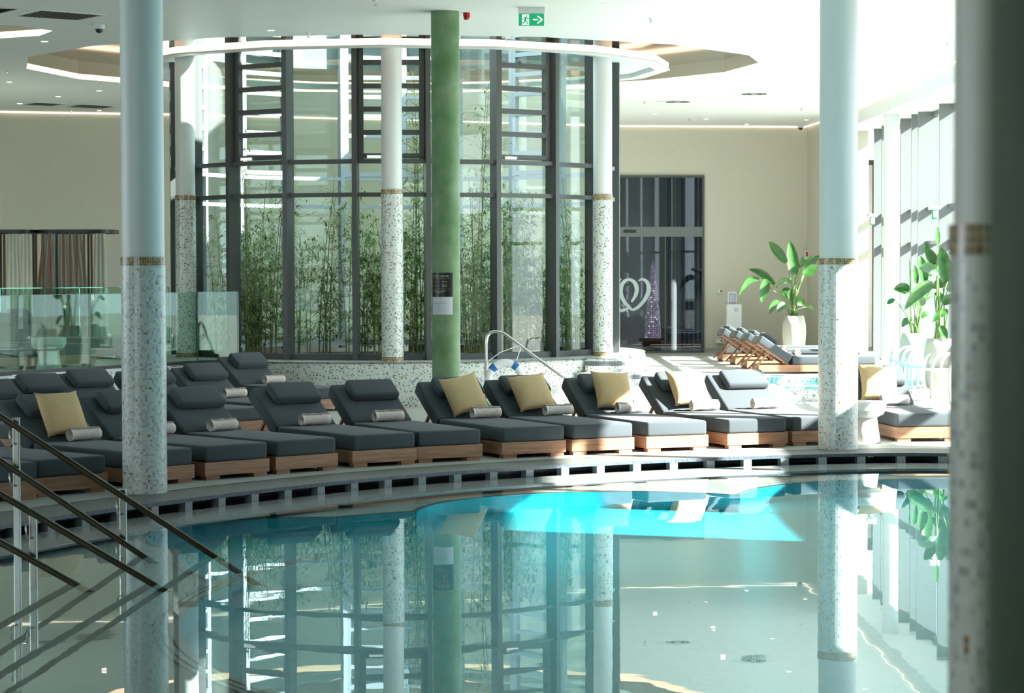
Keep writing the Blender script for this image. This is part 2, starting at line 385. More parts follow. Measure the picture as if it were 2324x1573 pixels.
# ------------------------------------------------------------------ deck, raised platform
XR = 7.4
Ef = offset(EDGE, .6)
mb = MB(); mb.fill([[(-18, -3), (9.2, -3), (9.2, 54), (-18, 54)], Ef], DECK); S(mb.build('floor', M['deck']))
pl = [G(447, 825, LEDGE), G(203, 841, LEDGE), G(0, 853, LEDGE)]
front = [(-16.5, 21.0), (-8.5, 25.2)] + [(p.x, p.y) for p in pl[::-1]] + [(-3.95, 32.45)]
def rad(a): return 4.35 if a < 35 else 4.35 - .4 * min(1, (a - 35) / 35)
arc = [(CX + rad(a) * sin(radians(a)), CY - rad(a) * cos(radians(a))) for a in range(-24, 181, 4)]
outline = front + arc + [(-2.2, 44), (-2.2, 48.2), (-6.93, 46.4), (-10.16, 45.6), (-16.5, 43.5)]
mb = MB(); mb.fill([outline, circ(CX, CY, 3.35, 48)], LEDGE); S(mb.build('raised_platform', M['deck']))
mb = MB(); mb.wall(front + arc, DECK, LEDGE - .03)
up = front + arc; inn = [(p[0] + (CX - p[0]) * .008, p[1] + (CY - p[1]) * .008) for p in up]
for i in range(len(up) - 1):
    mb.face([(*up[i], LEDGE - .03), (*up[i + 1], LEDGE - .03), (*inn[i + 1], LEDGE + .003), (*inn[i], LEDGE + .003)], [(i * .3, 0), (i * .3 + .3, 0), (i * .3 + .3, .04), (i * .3, .04)])
ins = [(CX + 3.55 * sin(radians(a)), CY - 3.55 * cos(radians(a))) for a in range(-24, 181, 4)]
for i in range(len(arc) - 1):
    q = [arc[i], arc[i + 1], ins[i + 1], ins[i]]; mb.face([(*p, LEDGE + .004) for p in q], [(p[0], p[1]) for p in q])
o = tag(mb.build('platform_wall', M['mosaic2']), 'pale speckled mosaic wall curving below the glass atrium', 'wall', kind='thing')
# low bench in front of it
R1, R2 = 4.3, 5.3; ba = [radians(a) for a in range(-14, 47, 4)]
bo = [(CX + R2 * sin(a), CY - R2 * cos(a)) for a in ba]; bi = [(CX + R1 * sin(a), CY - R1 * cos(a)) for a in ba]
mb = MB().wall([bi[0]] + bo + [bi[-1]], DECK, .25)
for i in range(len(bo) - 1):
    q = [bo[i], bo[i + 1], bi[i + 1], bi[i]]; mb.face([(*p, .25) for p in q], q)
tag(mb.build('mosaic_bench', M['mosaic2']), 'low curved mosaic bench at the foot of the speckled wall', 'bench', kind='thing')
# rounded striped steps at right end of the wall, and in the plunge pool
def steps(name, x, y, rz, n, w, rise, run, label, z0=DECK):
    e = empty(name, (x, y, z0), rz, label=label, cat='steps')
    for k in range(n):
        h = rise * (n - k); r = w + run * k; A = [(r, 0), (r, h - .05), (r - .015, h - .015), (r - .05, h), (0, h)]
        MB().lathe(A, 28, a0=-pi / 2, a1=pi / 2).build('step', M['mosaic2'], e, smooth=False)
        MB().lathe([(r + .003, h - .10), (r + .003, h - .035)], 28, a0=-pi / 2, a1=pi / 2).build('dark_stripe', M['nosing'], e)
        MB().lathe([(r - .06, h + .003), (r - .12, h + .003)], 28, a0=-pi / 2, a1=pi / 2).build('dark_stripe', M['nosing'], e)
    return e
steps('rounded_steps', 1.35, 33.7, radians(-35), 3, .5, .19, .22, 'white rounded steps with dark tile stripes at the end of the mosaic wall')
# plunge pool
pe = empty('plunge_pool', (4.3, 34.6, 0), 0, label='small round mosaic plunge pool behind the sunlit loungers', cat='plunge pool')
mb = MB().lathe([(2.3, DECK), (2.3, .24), (2.26, .27), (2.0, .27), (1.96, .24), (1.96, .02)], 64); mb.build('rim', M['mosaic2'], pe)
MB().fill([circ(0, 0, 1.97, 48)], .18).build('water', M['water'], pe); MB().fill([circ(0, 0, 1.97, 48)], .115).build('bottom', M['basin'], pe)
steps('rounded_steps', 3.35, 31.9, radians(0), 2, .45, .13, .25, 'low white rounded steps with stripes beside the plunge pool')

# ------------------------------------------------------------------ walls, ceiling
A_ = (2.38, 50.75); B_ = (4.27, 50.95); C_ = (6.6, 51.2); wl = [(-18, 42.5), (-10.16, 45.67), (-6.93, 46.57), (-2, 48.6), A_]
S(MB().wall(wl, DECK, CEIL).build('wall_back', M['beige']))
S(MB().wall([A_, B_], 4.04, CEIL).build('wall_back', M['beige']))
S(MB().wall([B_, C_], DECK, CEIL).build('wall_back', M['beige']))
S(MB().wall([C_, (6.83, 47.6), (XR, 47.6)], DECK, CEIL).build('wall_right', M['beige']))
S(MB().wall([(-18, 42.5), (-18, 30)], DECK, CEIL).wall([(-18, 30), (-18, -3)], DECK, .9).wall([(-18, 30), (-18, -3)], 4.7, 5.75).wall([(-18, 30), (-18, 26)], .9, 4.7).wall([(-18, 15.5), (-18, -3)], .9, 4.7).build('wall_left', M['beige']))
for k in range(3):  # unseen windows, added to bring daylight to the dim left side
    w = empty('window_%d' % (200 + k), (-18, 15.5 + k * 3.5, .9)); S(w)
    MB().box(-.05, .05, -.04, .04, 0, 3.8).build('mullion', M['frame'], w); MB().box(-.01, .01, .04, 3.46, 0, 3.8).build('pane', M['fglass'], w)
S(MB().box(XR, XR + .36, -3, 23.0, DECK, 3.05).box(XR, XR + .36, -3, 16.4, 3.05, 4.95).build('wall_right', M['white']))
S(MB().wall([(p[0], p[1] - .03) for p in wl] , DECK, DECK + .1).build('baseboard_back', M['deck']))
S(MB().wall([(p[0], p[1] - .02) for p in (B_, C_)], DECK, DECK + .1).build('baseboard_back', M['deck']))
rx, ry, rcx, rcy = 5.78, 5.15, -1.82, 36.05
ell = lambda a, b, n=14, dy=0: [(rcx + a * cos(2 * pi * i / n), rcy + dy + b * sin(2 * pi * i / n)) for i in range(n)]
outer = ell(rx, ry, 16); rec2 = [(-8.3 + 2.25 * cos(2 * pi * i / 12), 30.35 + 1.25 * sin(2 * pi * i / 12)) for i in range(12)]
mb = MB(); mb.fill([[(-18, -3), (6.83, -3), (6.83, 51.4), (6.5, 52), (-18, 52)], outer, rec2], CEIL); S(mb.build('ceiling', M['ceiling']))
for k, (lp, hole) in enumerate(((outer, circ(CX, CY, 3.52, 48)), (rec2, None))):
    mb = MB(); ringfaces(mb, lp, lp, CEIL + .085, CEIL + .30); S(mb.build('ceiling', M['beige']))
    mb = MB(); lo = offset(lp, .03); ringfaces(mb, lo, lo, CEIL + .0, CEIL + .085); ringfaces(mb, lo, lp, CEIL + .085, CEIL + .085)
    tag(mb.build('light_strip', M['led']), ['warm glowing light strip around the large ceiling recess', 'warm glowing light strip around the small recess at the far left'][k], 'light strip')
    S(MB().fill([lp] + ([hole] if hole else []), CEIL + .30).build('ceiling', M['mirror']))
# inner ring hung around the atrium
ri = ell(4.33, 4.05, 16, .35); r2_ = ell(4.1, 3.84, 16, .35)
rg = empty('ceiling_ring', (0, 0, 0), 0, label='white faceted ring hung around the atrium with a warm glowing strip', cat='ceiling ring')
mb = MB(); ringfaces(mb, ri, r2_, CEIL - .02, CEIL - .02); ringfaces(mb, ri, ri, CEIL - .02, CEIL + .005); ringfaces(mb, r2_, r2_, CEIL - .02, CEIL + .06)
mb.build('lower_flange', M['white'], rg)
mb = MB(); r3 = offset(ri, -.02); ringfaces(mb, r3, r3, CEIL + .005, CEIL + .10); ringfaces(mb, r3, r2_, CEIL + .1, CEIL + .1); mb.build('glowing_strip', M['led'], rg)
mb = MB(); mb.fill([r2_, circ(CX, CY, 3.5, 40)], CEIL + .05); mb.build('soffit_panel', M['white'], rg)
# glass shaft wall above
S(MB().lathe([(3.53, CEIL + .30), (3.53, 6.6)], 48, (CX, CY)).build('wall_atrium', M['facade']))
# cove lights
cw = [(p[0], p[1] - .05) for p in wl[1:]] + [(A_[0], A_[1] - .05), (C_[0] - .05, C_[1] - .05), (6.78, 47.6), (6.78, 12)]
mb = MB(); mb.wall(cw, CEIL - .035, CEIL - .004); tag(mb.build('cove_light', M['ledw']), 'thin warm cove light line where wall and ceiling meet', 'cove light')
# right fascia and soffit
S(MB().wall([(6.82, 47.6), (6.82, -3)], 4.82, CEIL).build('trim_1', M['white']))
mb = MB(); mb.face([(6.82, -3, 4.82), (6.82, 47.6, 4.82), (7.85, 47.6, 4.82), (7.85, -3, 4.82)]); S(mb.build('ceiling', M['white']))
mb = MB(); mb.box(XR + .1, 7.85, -3, 54, 4.825, 5.3); S(mb.build('roof_edge', M['white']))
# roof over everything but the shaft keeps the sky out
mb = MB(); mb.fill([[(-18, -3), (7.85, -3), (7.85, 54), (-18, 54)], circ(CX, CY, 3.56, 40)], 5.75); S(mb.build('roof', M['white']))
# front (behind the camera) has no glazed frame; the gap beside wall_front lets daylight in
for k, x in enumerate(range(-18, 10, 3)):
    pass

# ------------------------------------------------------------------ right facade windows
ys = [16.4, 18.6, 20.8, 23.0, 24.6, 26.3, 27.9, 29.5, 31.1, 32.8, 34.4, 36.2, 37.6, 39.75, 41.8, 43.7, 45.9, 47.6]
for i in range(len(ys) - 1):
    a, b = ys[i], ys[i + 1]; low = 3.06 if b <= 23.01 else DECK
    w = empty('window_%d' % (i + 40), (XR + .3, a, 0)); S(w)
    MB().box(-.30, .06, -.03, .03, low, 4.82).build('mullion', M['facade'], w)
    L_ = b - a
    MB().box(.02, .035, .03, L_ - .03, low, 4.82).build('pane', M['fglass'], w)
    for z in ([3.06, 2.44] if low < 1 else [3.08]):
        MB().box(-.14, .05, .03, L_ - .03, z - .03, z + .03).build('transom', M['facade'], w)
    MB().box(-.05, .05, .03, L_ - .03, 4.74, 4.82).build('head_rail', M['facade'], w)
    if low < 1: MB().box(-.08, .05, .03, L_ - .03, DECK, DECK + .07).build('sill', M['facade'], w)
for y in (42.5, 46.9):
    w = empty('window_%d' % (70 + int(y)), (XR + .3, y, 0)); S(w); MB().box(-.30, .06, -.03, .03, DECK, 4.82).build('mullion', M['facade'], w)
# ------------------------------------------------------------------ atrium windows
STEP = 360 / 21
def apt(k, r): a = radians(-6.9 + STEP * k); return Vector((CX + r * sin(a), CY - r * cos(a), 0))
TOP = 6.4; SILL = .70
for k in range(21):
    kk = (k + 10) % 21 - 10
    p = apt(kk, 3.42); q = apt(kk + 1, 3.42); d = (q - p); L_ = d.length; rz = atan2(d.y, d.x)
    back = not (-5 <= kk <= 5)
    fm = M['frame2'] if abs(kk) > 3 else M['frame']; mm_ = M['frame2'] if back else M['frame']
    w = empty('window_%d' % (k + 1), p, rz); S(w)
    a = rz - radians(STEP / 2)
    T = Matrix.Rotation(-radians(STEP / 2), 4, 'Z')
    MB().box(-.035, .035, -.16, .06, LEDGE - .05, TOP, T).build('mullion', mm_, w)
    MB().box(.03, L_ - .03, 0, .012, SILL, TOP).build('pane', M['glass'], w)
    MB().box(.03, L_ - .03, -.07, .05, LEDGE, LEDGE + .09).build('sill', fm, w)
    mb = MB()
    for z in (3.54, 3.06): MB().box(.0, L_, -.1, .04, z - .03, z + .03).build('transom', fm, w)
    if kk % 2 == 0:
        MB().box(.035, .11, -.05, .05, 3.57, TOP).build('louvre_frame', fm, w); MB().box(L_ - .11, L_ - .035, -.05, .05, 3.57, TOP).build('louvre_frame', fm, w)
        z = 3.62
        while z < TOP:
            MB().box(.11, L_ - .11, -.05, .05, z - .035, z + .035).build('louvre_rail', fm, w); z += .335
        if not back: tag(MB().box(.16, .36, -.075, -.05, 3.585, 3.625).build('warning_sticker', M['signw'], w), 'small white warning sticker')
S(MB().fill([circ(CX, CY, 3.5, 40)], .55).build('atrium_soil', M['soil']))
S(MB().box(-9, 9, -3.2, -3, DECK, 5.74).build('wall_front', M['beige']))  # unseen wall, stopped short on the left to shape the daylight
S(MB().box(-2.7, -2.5, -3, 2.0, DECK, CEIL).build('wall_light_block', M['beige']))  # added out of view to keep left window light off the near columns
S(MB().wall([(-18, 54.1), (9, 54.1)], DECK, 5.7).build('wall_outer', M['white']))

# bamboo
def bamboo_proto(seed, h, nl, spread):
    random.seed(seed); e = empty('bamboo_plant')
    mb = MB(); lf = MB()
    for c in range(3):
        bx, by = random.uniform(-.12, .12), random.uniform(-.12, .12); lx, ly = random.uniform(-.25, .25) * spread, random.uniform(-.25, .25) * spread
        hh = h * random.uniform(.75, 1.0)
        P = [Vector((bx + lx * (t / 8) ** 2, by + ly * (t / 8) ** 2, hh * t / 8)) for t in range(9)]
        mb.tube(P, [.011 - .001 * t for t in range(9)], 6)
        for z in range(2, int(hh / .16)):
            t = z * .16 / hh; i = min(int(t * 8), 7); base = P[i].lerp(P[i + 1], t * 8 - i)
            for br in range(2):
                a = random.uniform(0, 2 * pi); ln = random.uniform(.15, .42)
                tip = base + Vector((cos(a) * ln, sin(a) * ln, random.uniform(.02, .3)))
                mb.tube([base, base.lerp(tip, .5) + Vector((0, 0, .03)), tip], [.003, .0025, .0015], 4, False)
                for q in range(nl):
                    s = base.lerp(tip, random.uniform(.3, 1.1)); a2 = a + random.uniform(-1.3, 1.3); l2 = random.uniform(.08, .16)
                    dr = Vector((cos(a2), sin(a2), random.uniform(-.9, .25))).normalized(); sd = dr.cross(Vector((0, 0, 1))).normalized() * random.uniform(.008, .0135)
                    md = s + dr * l2 * .4
                    lf.face([s, md - sd, s + dr * l2, md + sd])
    mb.build('culm', M['bamboo'], e); lf.build('foliage', M['leaf'], e)
    return e
protos = [bamboo_proto(3, 2.1, 15, 1), bamboo_proto(5, 1.7, 16, 1.2), bamboo_proto(8, 3.1, 10, 1), bamboo_proto(11, 4.8, 5, .7)]
random.seed(21); used = set(); spots = []
for i in range(40):
    a = radians(random.uniform(-80, 80)) if i < 32 else radians(random.uniform(90, 270)); r = random.uniform(1.9, 3.05)
    spots.append((CX + r * sin(a), CY - r * cos(a), [0, 1, 0, 2][i % 4]))
for px, k in ((940, 3), (955, 3), (560, 3), (620, 2), (730, 2), (1090, 3), (1075, 2), (1200, 2), (1305, 2)):
    g = D(px, 500, 34.3 if px < 1150 else 35.2); spots.append((g.x, g.y, k))
names = ['short bushy bamboo in the atrium bed', 'low dense bamboo in the atrium bed', 'tall leafy bamboo in the atrium bed', 'tallest slender bamboo reaching the upper windows']
for (x, y, k) in spots:
    pr = protos[k]
    if k not in used: used.add(k); o = pr; o.location = (x, y, .55); tag(o, label=names[k])
    else: o = dup(pr, (x, y, .55), random.uniform(0, 6.28), label=names[k])
    o['category'] = 'bamboo'; o['group'] = ['short bushy bamboo', 'low dense bamboo', 'tall leafy bamboo', 'tallest slender bamboo'][k]
    s = random.uniform(.9, 1.12); o.scale = (s, s, s)

# ------------------------------------------------------------------ columns
def column(name, x, y, z0, z1, r, zg, hg, mm, label, foot=False, shaft='column'):
    e = empty(name, (x, y, z0), label=label, cat='column')
    MB().lathe([(r - .008, zg - z0), (r - .008, z1 - z0)], 48).build('shaft', M[shaft], e, smooth=True)
    MB().lathe([(r, 0), (r, zg - hg - z0)], 48).build('mosaic_cladding', mm, e)
    MB().lathe([(r + .003, zg - hg - z0), (r + .003, zg - z0), (r - .01, zg - z0)], 48).build('gold_band', M['gold'], e)
    if foot: MB().lathe([(r + .003, 0), (r + .003, .065)], 48).build('gold_foot_band', M['gold'], e)
    return e
g = G(321, 1122, DECK); r = .188
column('mosaic_column', g.x, g.y + r, DECK, 5.2, r, 2.10, .075, M['mosaic'], 'large white column with grey mosaic base standing on the left poolside')
g = G(1908, 1021.5, DECK); column('mosaic_column', g.x, g.y + .205, DECK, 5.2, .205, 2.09, .065, M['mosaic'], 'large white column with mosaic base half in sun on the right poolside')
column('mosaic_column', 1.115, 4.75, DECK, 5.2, .205, 2.088, .066, M['mosaic'], 'out of focus white column with mosaic base close by on the right')
column('mosaic_column', D(890, 600, 32.7).x, 32.7, LEDGE, 5.5, .157, 3.12, .07, M['mosaic2'], 'slim white speckled mosaic column in front of the middle of the atrium', True)
column('mosaic_column', D(1368, 600, 34.5).x, 34.5, LEDGE, 5.5, .150, 3.10, .085, M['mosaic2'], 'slim sunlit mosaic column at the right side of the atrium', True)
column('mosaic_column', D(422, 600, 34.5).x, 34.5, LEDGE, 5.5, .155, 3.10, .075, M['mosaic2'], 'slim shaded mosaic column at the left side of the atrium', True)
gx = D(1012, 600, 28.2).x
gc = empty('green_column', (gx, 28.2, DECK), label='slim green marbled plaster column carrying the black cold water sign', cat='column')
MB().lathe([(.174, 0), (.174, CEIL - DECK)], 40).build('shaft', M['green'], gc, smooth=True)
gn = empty('green_column', (.47, 1.42, DECK), label='blurred dark green column right beside the camera', cat='column')
MB().lathe([(.174, 0), (.174, CEIL - DECK)], 40).build('shaft', M['green'], gn, smooth=True)
g = G(2022, 838, DECK)
fc = empty('white_column', (g.x, g.y, DECK), label='plain round white column standing by the window wall', cat='column')
MB().lathe([(.145, .08), (.145, 4.72)], 32).build('shaft', M['column'], fc, smooth=True); MB().lathe([(.15, 0), (.15, .08), (.14, .08)], 32).build('base_ring', M['deck'], fc)
# signs on the green column: wrapped round the plaster
def wrap(mb, vs, fs, r, a_mid, zc, ccx, ccy):
    mb.add([(ccx + r * sin(a_mid + v[0] / .174), ccy - r * cos(a_mid + v[0] / .174), zc + v[1]) for v in vs], fs)
def band(mb, a0, a1, z0, z1, r, ccx, ccy, n=20):
    for i in range(n):
        t0 = a0 + (a1 - a0) * i / n; t1 = a0 + (a1 - a0) * (i + 1) / n
        mb.face([(ccx + r * sin(t), ccy - r * cos(t), z) for t, z in ((t0, z0), (t1, z0), (t1, z1), (t0, z1))])
zt, zb_ = D(1000, 619, 28.2).z, D(1000, 673.5, 28.2).z; zp = D(1000, 713.5, 28.2).z
a0, a1 = radians(-66), radians(29); am = radians(-22)
sg = empty('cold_water_sign', (gx, 28.2, zb_), label='black notice lettered COLD WATER on the green column', cat='sign')
mb = MB(); band(mb, a0, a1, 0, zt - zb_, .178, 0, 0); mb.build('panel', M['signk'], sg)
mb = MB()
for t, sz, cx, z in (('COLD WATER', .034, .0, .252), ('32 \u00b0C', .020, -.08, .185), ('120 CM', .020, .055, .185), ('5 MIN', .018, -.08, .135), ('MAX 12\nPEOPLE', .018, .055, .137), ('NO KIDS WITHOUT\nPARENTS', .019, -.01, .062)):
    vs, fs = text(t, sz, .0006); wrap(mb, [(v.x + cx, v.y) for v in vs], fs, .1795, am, z, 0, 0)
for z in (.222, .098):
    q = [(-.125 + .25 * i / 10, z) for i in range(11)]
    for u, v in zip(q, q[1:]): wrap(mb, [(u[0], z - .001), (v[0], z - .001), (v[0], z + .001), (u[0], z + .001)], [(0, 1, 2, 3)], .1795, am, 0, 0, 0)
for z in (.185, .135): wrap(mb, [(-.012, z - .014), (-.010, z - .014), (-.010, z + .014), (-.012, z + .014)], [(0, 1, 2, 3)], .1795, am, 0, 0, 0)
mb.build('lettering', M['gilt'], sg)
sp = empty('paper_notice', (gx, 28.2, zp), label='white paper notice with faint red text taped below the black sign', cat='notice')
mb = MB(); band(mb, a0, a1, 0, zb_ - zp - .002, .177, 0, 0); mb.build('sheet', M['paper'], sp)
mb = MB()
for t, z in (('Cold water machine', .140), ('not', .112), ('working', .078), ('for use', .045)):
    vs, fs = text(t, .019); wrap(mb, [(v.x - .01, v.y) for v in vs], fs, .1785, am, z, 0, 0)
mb.build('red_text', M['redink'], sp)

# ------------------------------------------------------------------ sun loungers
W, LN, SEAT, BL, BA = .72, 2.12, 1.50, .67, radians(34)
def cushion(name, x0, x1, y0, y1, z0, z1, par, T=None, bev=.028):
    mb = MB().box(x0, x1, y0, y1, z0, z1, T); return mb.build(name, M['fabric'], par, bevel=bev, seg=4, smooth=True)
def make_lounger(hx):
    e = empty('sun_lounger')
    mb = MB().box(0, W, 0, .03, .04, .16).box(0, W, LN - .03, LN, .04, .16).box(0, .03, .03, LN - .03, .04, .16).box(W - .03, W, .03, LN - .03, .04, .16)
    mb.build('frame', M['teak'], e)
    MB().box(.03, W - .03, .03, SEAT + .02, .142, .156).build('seat_slats', M['teak'], e)
    for x in (.02, W - .17):
        for y in (.01, LN - .10): MB().box(x, x + .15, y, y + .09, 0, .04).build('leg', M['teak'], e)
    cushion('seat_cushion', .012, W - .012, .005, SEAT, .16, .31, e)
    T = Matrix.Translation((0, SEAT, .31)) @ Matrix.Rotation(BA, 4, 'X')
    cushion('back_cushion', .012, W - .012, .005, BL, -.15, 0, e, T)
    mb = MB()
    for k in range(2):
        x = .06 if k == 0 else W - .10; mb.box(x, x + .04, -.02, BL - .02, -.185, -.152, T)
    for k in range(8): mb.box(.08, W - .08, .05 + k * .075, .085 + k * .075, -.172, -.155, T)
    mb.build('backrest_frame', M['teak'], e)
    a = T @ Vector((0, .38, -.18))
    for x in (.12, W - .15): MB().bar((x, a.y, a.z), (x, a.y + .30, .06), .025, .03).build('support_strut', M['teak'], e)
    T2 = T @ Matrix.Translation((0, 0, .0)); h = MB().box(hx, hx + .54, .34, .62, .004, .10, T2); h.build('headrest_pillow', M['fabric'], e, bevel=.035, seg=5, smooth=True)
    return e
def pillow_mesh(w, h, t, n=14):
    vs = []; fs = []
    for sgn in (1, -1):
        for j in range(n + 1):
            for i in range(n + 1):
                u = -1 + 2 * i / n; v = -1 + 2 * j / n
                k = max(0, (1 - abs(u) ** 2.6)) ** .5 * max(0, (1 - abs(v) ** 2.6)) ** .5
                pin = 1 - .11 * (1 - abs(u) ** 3) * abs(v) ** 2; pin2 = 1 - .11 * (1 - abs(v) ** 3) * abs(u) ** 2
                vs.append((u * w / 2 * pin2, v * h / 2 * pin, sgn * t / 2 * k))
    o = (n + 1) ** 2
    for s in (0, 1):
        for j in range(n):
            for i in range(n):
                a = s * o + j * (n + 1) + i; q = (a, a + 1, a + n + 2, a + n + 1); fs.append(q if s == 0 else q[::-1])
    return vs, fs
def towel(par, ln=.33, r=.060):
    random.seed(4); mb = MB(); turns = 3.3; n = 60; N2 = 9; th = .0075
    def R(t): return .010 + (r - .016) * t
    rows = []
    for side in (1, -1):
        for k in range(N2 + 1):
            x = -ln / 2 + ln * k / N2; f = 1 + .06 * sin(k * 1.9) + (.03 if k in (0, N2) else 0); x += .004 * sin(k * 3.1)
            rows.append([(x, (R(t / n) + side * th) * f * cos(turns * 2 * pi * t / n), (R(t / n) + side * th) * f * sin(turns * 2 * pi * t / n)) for t in range(n + 1)])
    vs = [p for rr in rows for p in rr]; fs = []; c = n + 1
    for s in (0, 1):
        for k in range(N2):
            for t in range(n):
                a = (s * (N2 + 1) + k) * c + t; fs.append((a, a + 1, a + c + 1, a + c))
    for k in (0, N2):
        for t in range(n):
            a = k * c + t; b = (N2 + 1 + k) * c + t; fs.append((a, a + 1, b + 1, b))
    for k in range(N2):
        for t in (0, n):
            a = k * c + t; b = (N2 + 1 + k) * c + t; fs.append((a, a + c, b + c, b))
    mb.add(vs, fs); return mb.build('rolled_towel', M['towel'], par, smooth=True)
lp = make_lounger(.14)
cm = MB(); cm.add(*pillow_mesh(.47, .47, .20)); cush0 = cm.build('yellow_cushion', M['yellow'], smooth=True)
tw0 = towel(None); firsts = {'l': True, 'c': True, 't': True}
def put(kind, proto, loc, rot, label, cat, group):
    if firsts[kind]: firsts[kind] = False; o = proto
    elif kind == 'l': o = dup(proto, loc, 0)
    else: o = proto.copy(); COL.objects.link(o)
    o.location = loc; o.rotation_euler = rot
    tag(o, label, cat, group); return o
def place_lounger(x, y, z, rz, label, group, cushion=None, towel=None, tlabel='', clabel=''):
    o = put('l', lp, (x, y, z), (0, 0, rz), label, 'sun lounger', group)
    Mx = Matrix.Translation((x, y, z)) @ Matrix.Rotation(rz, 4, 'Z')
    if cushion is not None:
        cx, lean, roll = cushion
        # lower edge on the seat, leaning on the back
        T = Mx @ Matrix.Translation((cx, SEAT + .10, .31 + .245)) @ Matrix.Rotation(radians(lean), 4, 'X') @ Matrix.Rotation(radians(roll), 4, 'Z')
        put('c', cush0, T.translation, T.to_euler(), clabel, 'cushion', 'yellow patterned cushions on loungers')
    if towel is not None:
        tx, ty, tr = towel
        T = Mx @ Matrix.Translation((tx, ty, .31 + .062)) @ Matrix.Rotation(radians(tr), 4, 'Z')
        put('t', tw0, T.translation, T.to_euler(), tlabel, 'towel', 'rolled towels on loungers')
    return o
R_ = radians
F1 = 'charcoal loungers in the front poolside row'
def foot(x, y, a, left=True, dx=.02, dy=.01):
    g = G(x, y); u = Vector((cos(R_(a)), sin(R_(a)))); n = Vector((-u.y, u.x)); p = Vector((g.x, g.y))
    if not left: p = p - u * (W - 2 * dx)
    return p - u * dx - n * dy
Q = [('a', (84, 1133), 47, False), ('b', (86, 1129), 46, True), ('c', (436, 1095), 44.5, False), ('d', (468.4, 1091), 43.5, True), ('e', (628.5, 1077), 42, True), ('f', (803, 1062), 34.5, True), ('g', (950, 1051.6), 29, True),
     ('h', (1142.7, 1041.3), 27, True), ('i', (1301.5, 1033.8), 26.5, True), ('j', (1470, 1026.7), 23.5, True), ('k', (1654, 1019.5), 23.2, True), ('l', (1801, 1013), 22, True), ('m', (2037, 1003.5), 8, True)]
desc = {
 'a': ('charcoal lounger cut off by the left edge, nearest the handrails', None, None),
 'b': ('charcoal lounger behind the pool handrails, its back out of view', None, None),
 'c': ('charcoal lounger with yellow cushion and towel left of the big left column', (.40, 60, 0), (.50, 1.39, 2)),
 'd': ('charcoal lounger mostly hidden behind the big left mosaic column', None, (.50, 1.42, 8)),
 'e': ('charcoal lounger in shade with crumpled towel just right of the left column', None, (.40, 1.42, 8)),
 'f': ('charcoal lounger in shade with towel, second right of the left column', None, (.40, 1.42, 3)),
 'g': ('charcoal lounger in shade with towel, third right of the left column', None, (.38, 1.42, 3)),
 'h': ('charcoal lounger with yellow cushion standing in front of the green column', (.36, 60, 10), (.50, 1.37, 2)),
 'i': ('charcoal lounger with yellow cushion in front of the life ring', (.36, 54, 5), (.56, 1.37, 2)),
 'j': ('charcoal lounger with shaded yellow cushion and half of its seat in sun', (.40, 60, -3), (.50, 1.37, 2)),
 'k': ('sunlit charcoal lounger with brightly lit yellow cushion and towel', (.38, 54, 0), (.46, 1.37, 0)),
 'l': ('sunlit charcoal lounger with a white rolled towel and no cushion', None, (.42, 1.37, 2)),
 'm': ('charcoal lounger with yellow cushion right of the white side table', (.30, 58, -4), (.42, 1.38, 4)),
}
tow = {'c': 'crumpled towel at the yellow cushion left of the big column', 'd': 'towel peeking out right of the left mosaic column', 'e': 'crumpled rolled towel on the first lounger right of the left column',
       'f': 'rolled towel on the second lounger right of the left column', 'g': 'rolled towel on the third lounger right of the left column', 'h': 'rolled towel beside the cushion in front of the green column',
       'i': 'brown rolled towel on the lounger before the life ring', 'j': 'rolled towel half in sun beside a shaded yellow cushion', 'k': 'rolled towel in front of the brightly sunlit yellow cushion', 'l': 'white sunlit rolled towel on the lounger without cushion', 'm': 'loose towel below the cushion behind the white side table'}
cuh = {'c': 'yellow patterned cushion behind the pool handrails at the left', 'h': 'yellow patterned cushion in front of the green column', 'i': 'yellow patterned cushion in front of the life ring', 'j': 'shaded yellow cushion right of the steel handrail end',
       'k': 'yellow cushion brightly bleached by sun', 'm': 'yellow patterned cushion right of the big right column'}
# backs of the loungers in order; head towards the atrium
for n, p, a, lf in Q:
    q = foot(p[0], p[1], a, lf)
    lb, cu, to = desc[n]
    if n == 'a': pass
    # the row shows each backrest behind the foot of its left neighbour
    place_lounger(q.x, q.y, DECK, R_(a), lb, F1, cu, to, tow.get(n, ''), cuh.get(n, ''))
# second row: placed by the top left corner of the backrest
F2 = 'charcoal loungers in the second row'
bt = Vector((.012, SEAT + BL * cos(BA))); zt2 = DECK + .31 + BL * sin(BA)
for n, (px, py), a, lb, to in (('e', (2, 858), 45, 'charcoal second row lounger furthest left behind the yellow cushion', None), ('f', (-112, 872), 45, 'charcoal second row lounger cut by the left edge of view', None),
                    ('d', (118, 847), 44, 'charcoal second row lounger just left of the big left column', (.45, 1.40, 3)), ('c', (262, 841), 43, 'charcoal second row lounger behind the big left column', (.45, 1.40, 3)),
                    ('b', (387, 833), 43, 'charcoal second row lounger just right of the big left column', (.50, 1.40, 3)), ('a', (493, 808.4), 42, 'charcoal lounger at the right end of the second row by the mosaic wall', (.50, 1.40, 3))):
    g = G(px, py, zt2); c_, s_ = cos(R_(a)), sin(R_(a)); x = g.x - (bt.x * c_ - bt.y * s_); y = g.y - (bt.x * s_ + bt.y * c_)
    place_lounger(x, y, DECK, R_(a), lb, F2, None, to, {'d': 'white towel on the second row lounger left of the column', 'c': 'towel on the second row lounger behind the column', 'b': 'white towel on the second row lounger right of the column', 'a': 'rolled towel on the end lounger of the second row by the mosaic wall'}.get(n, ''))
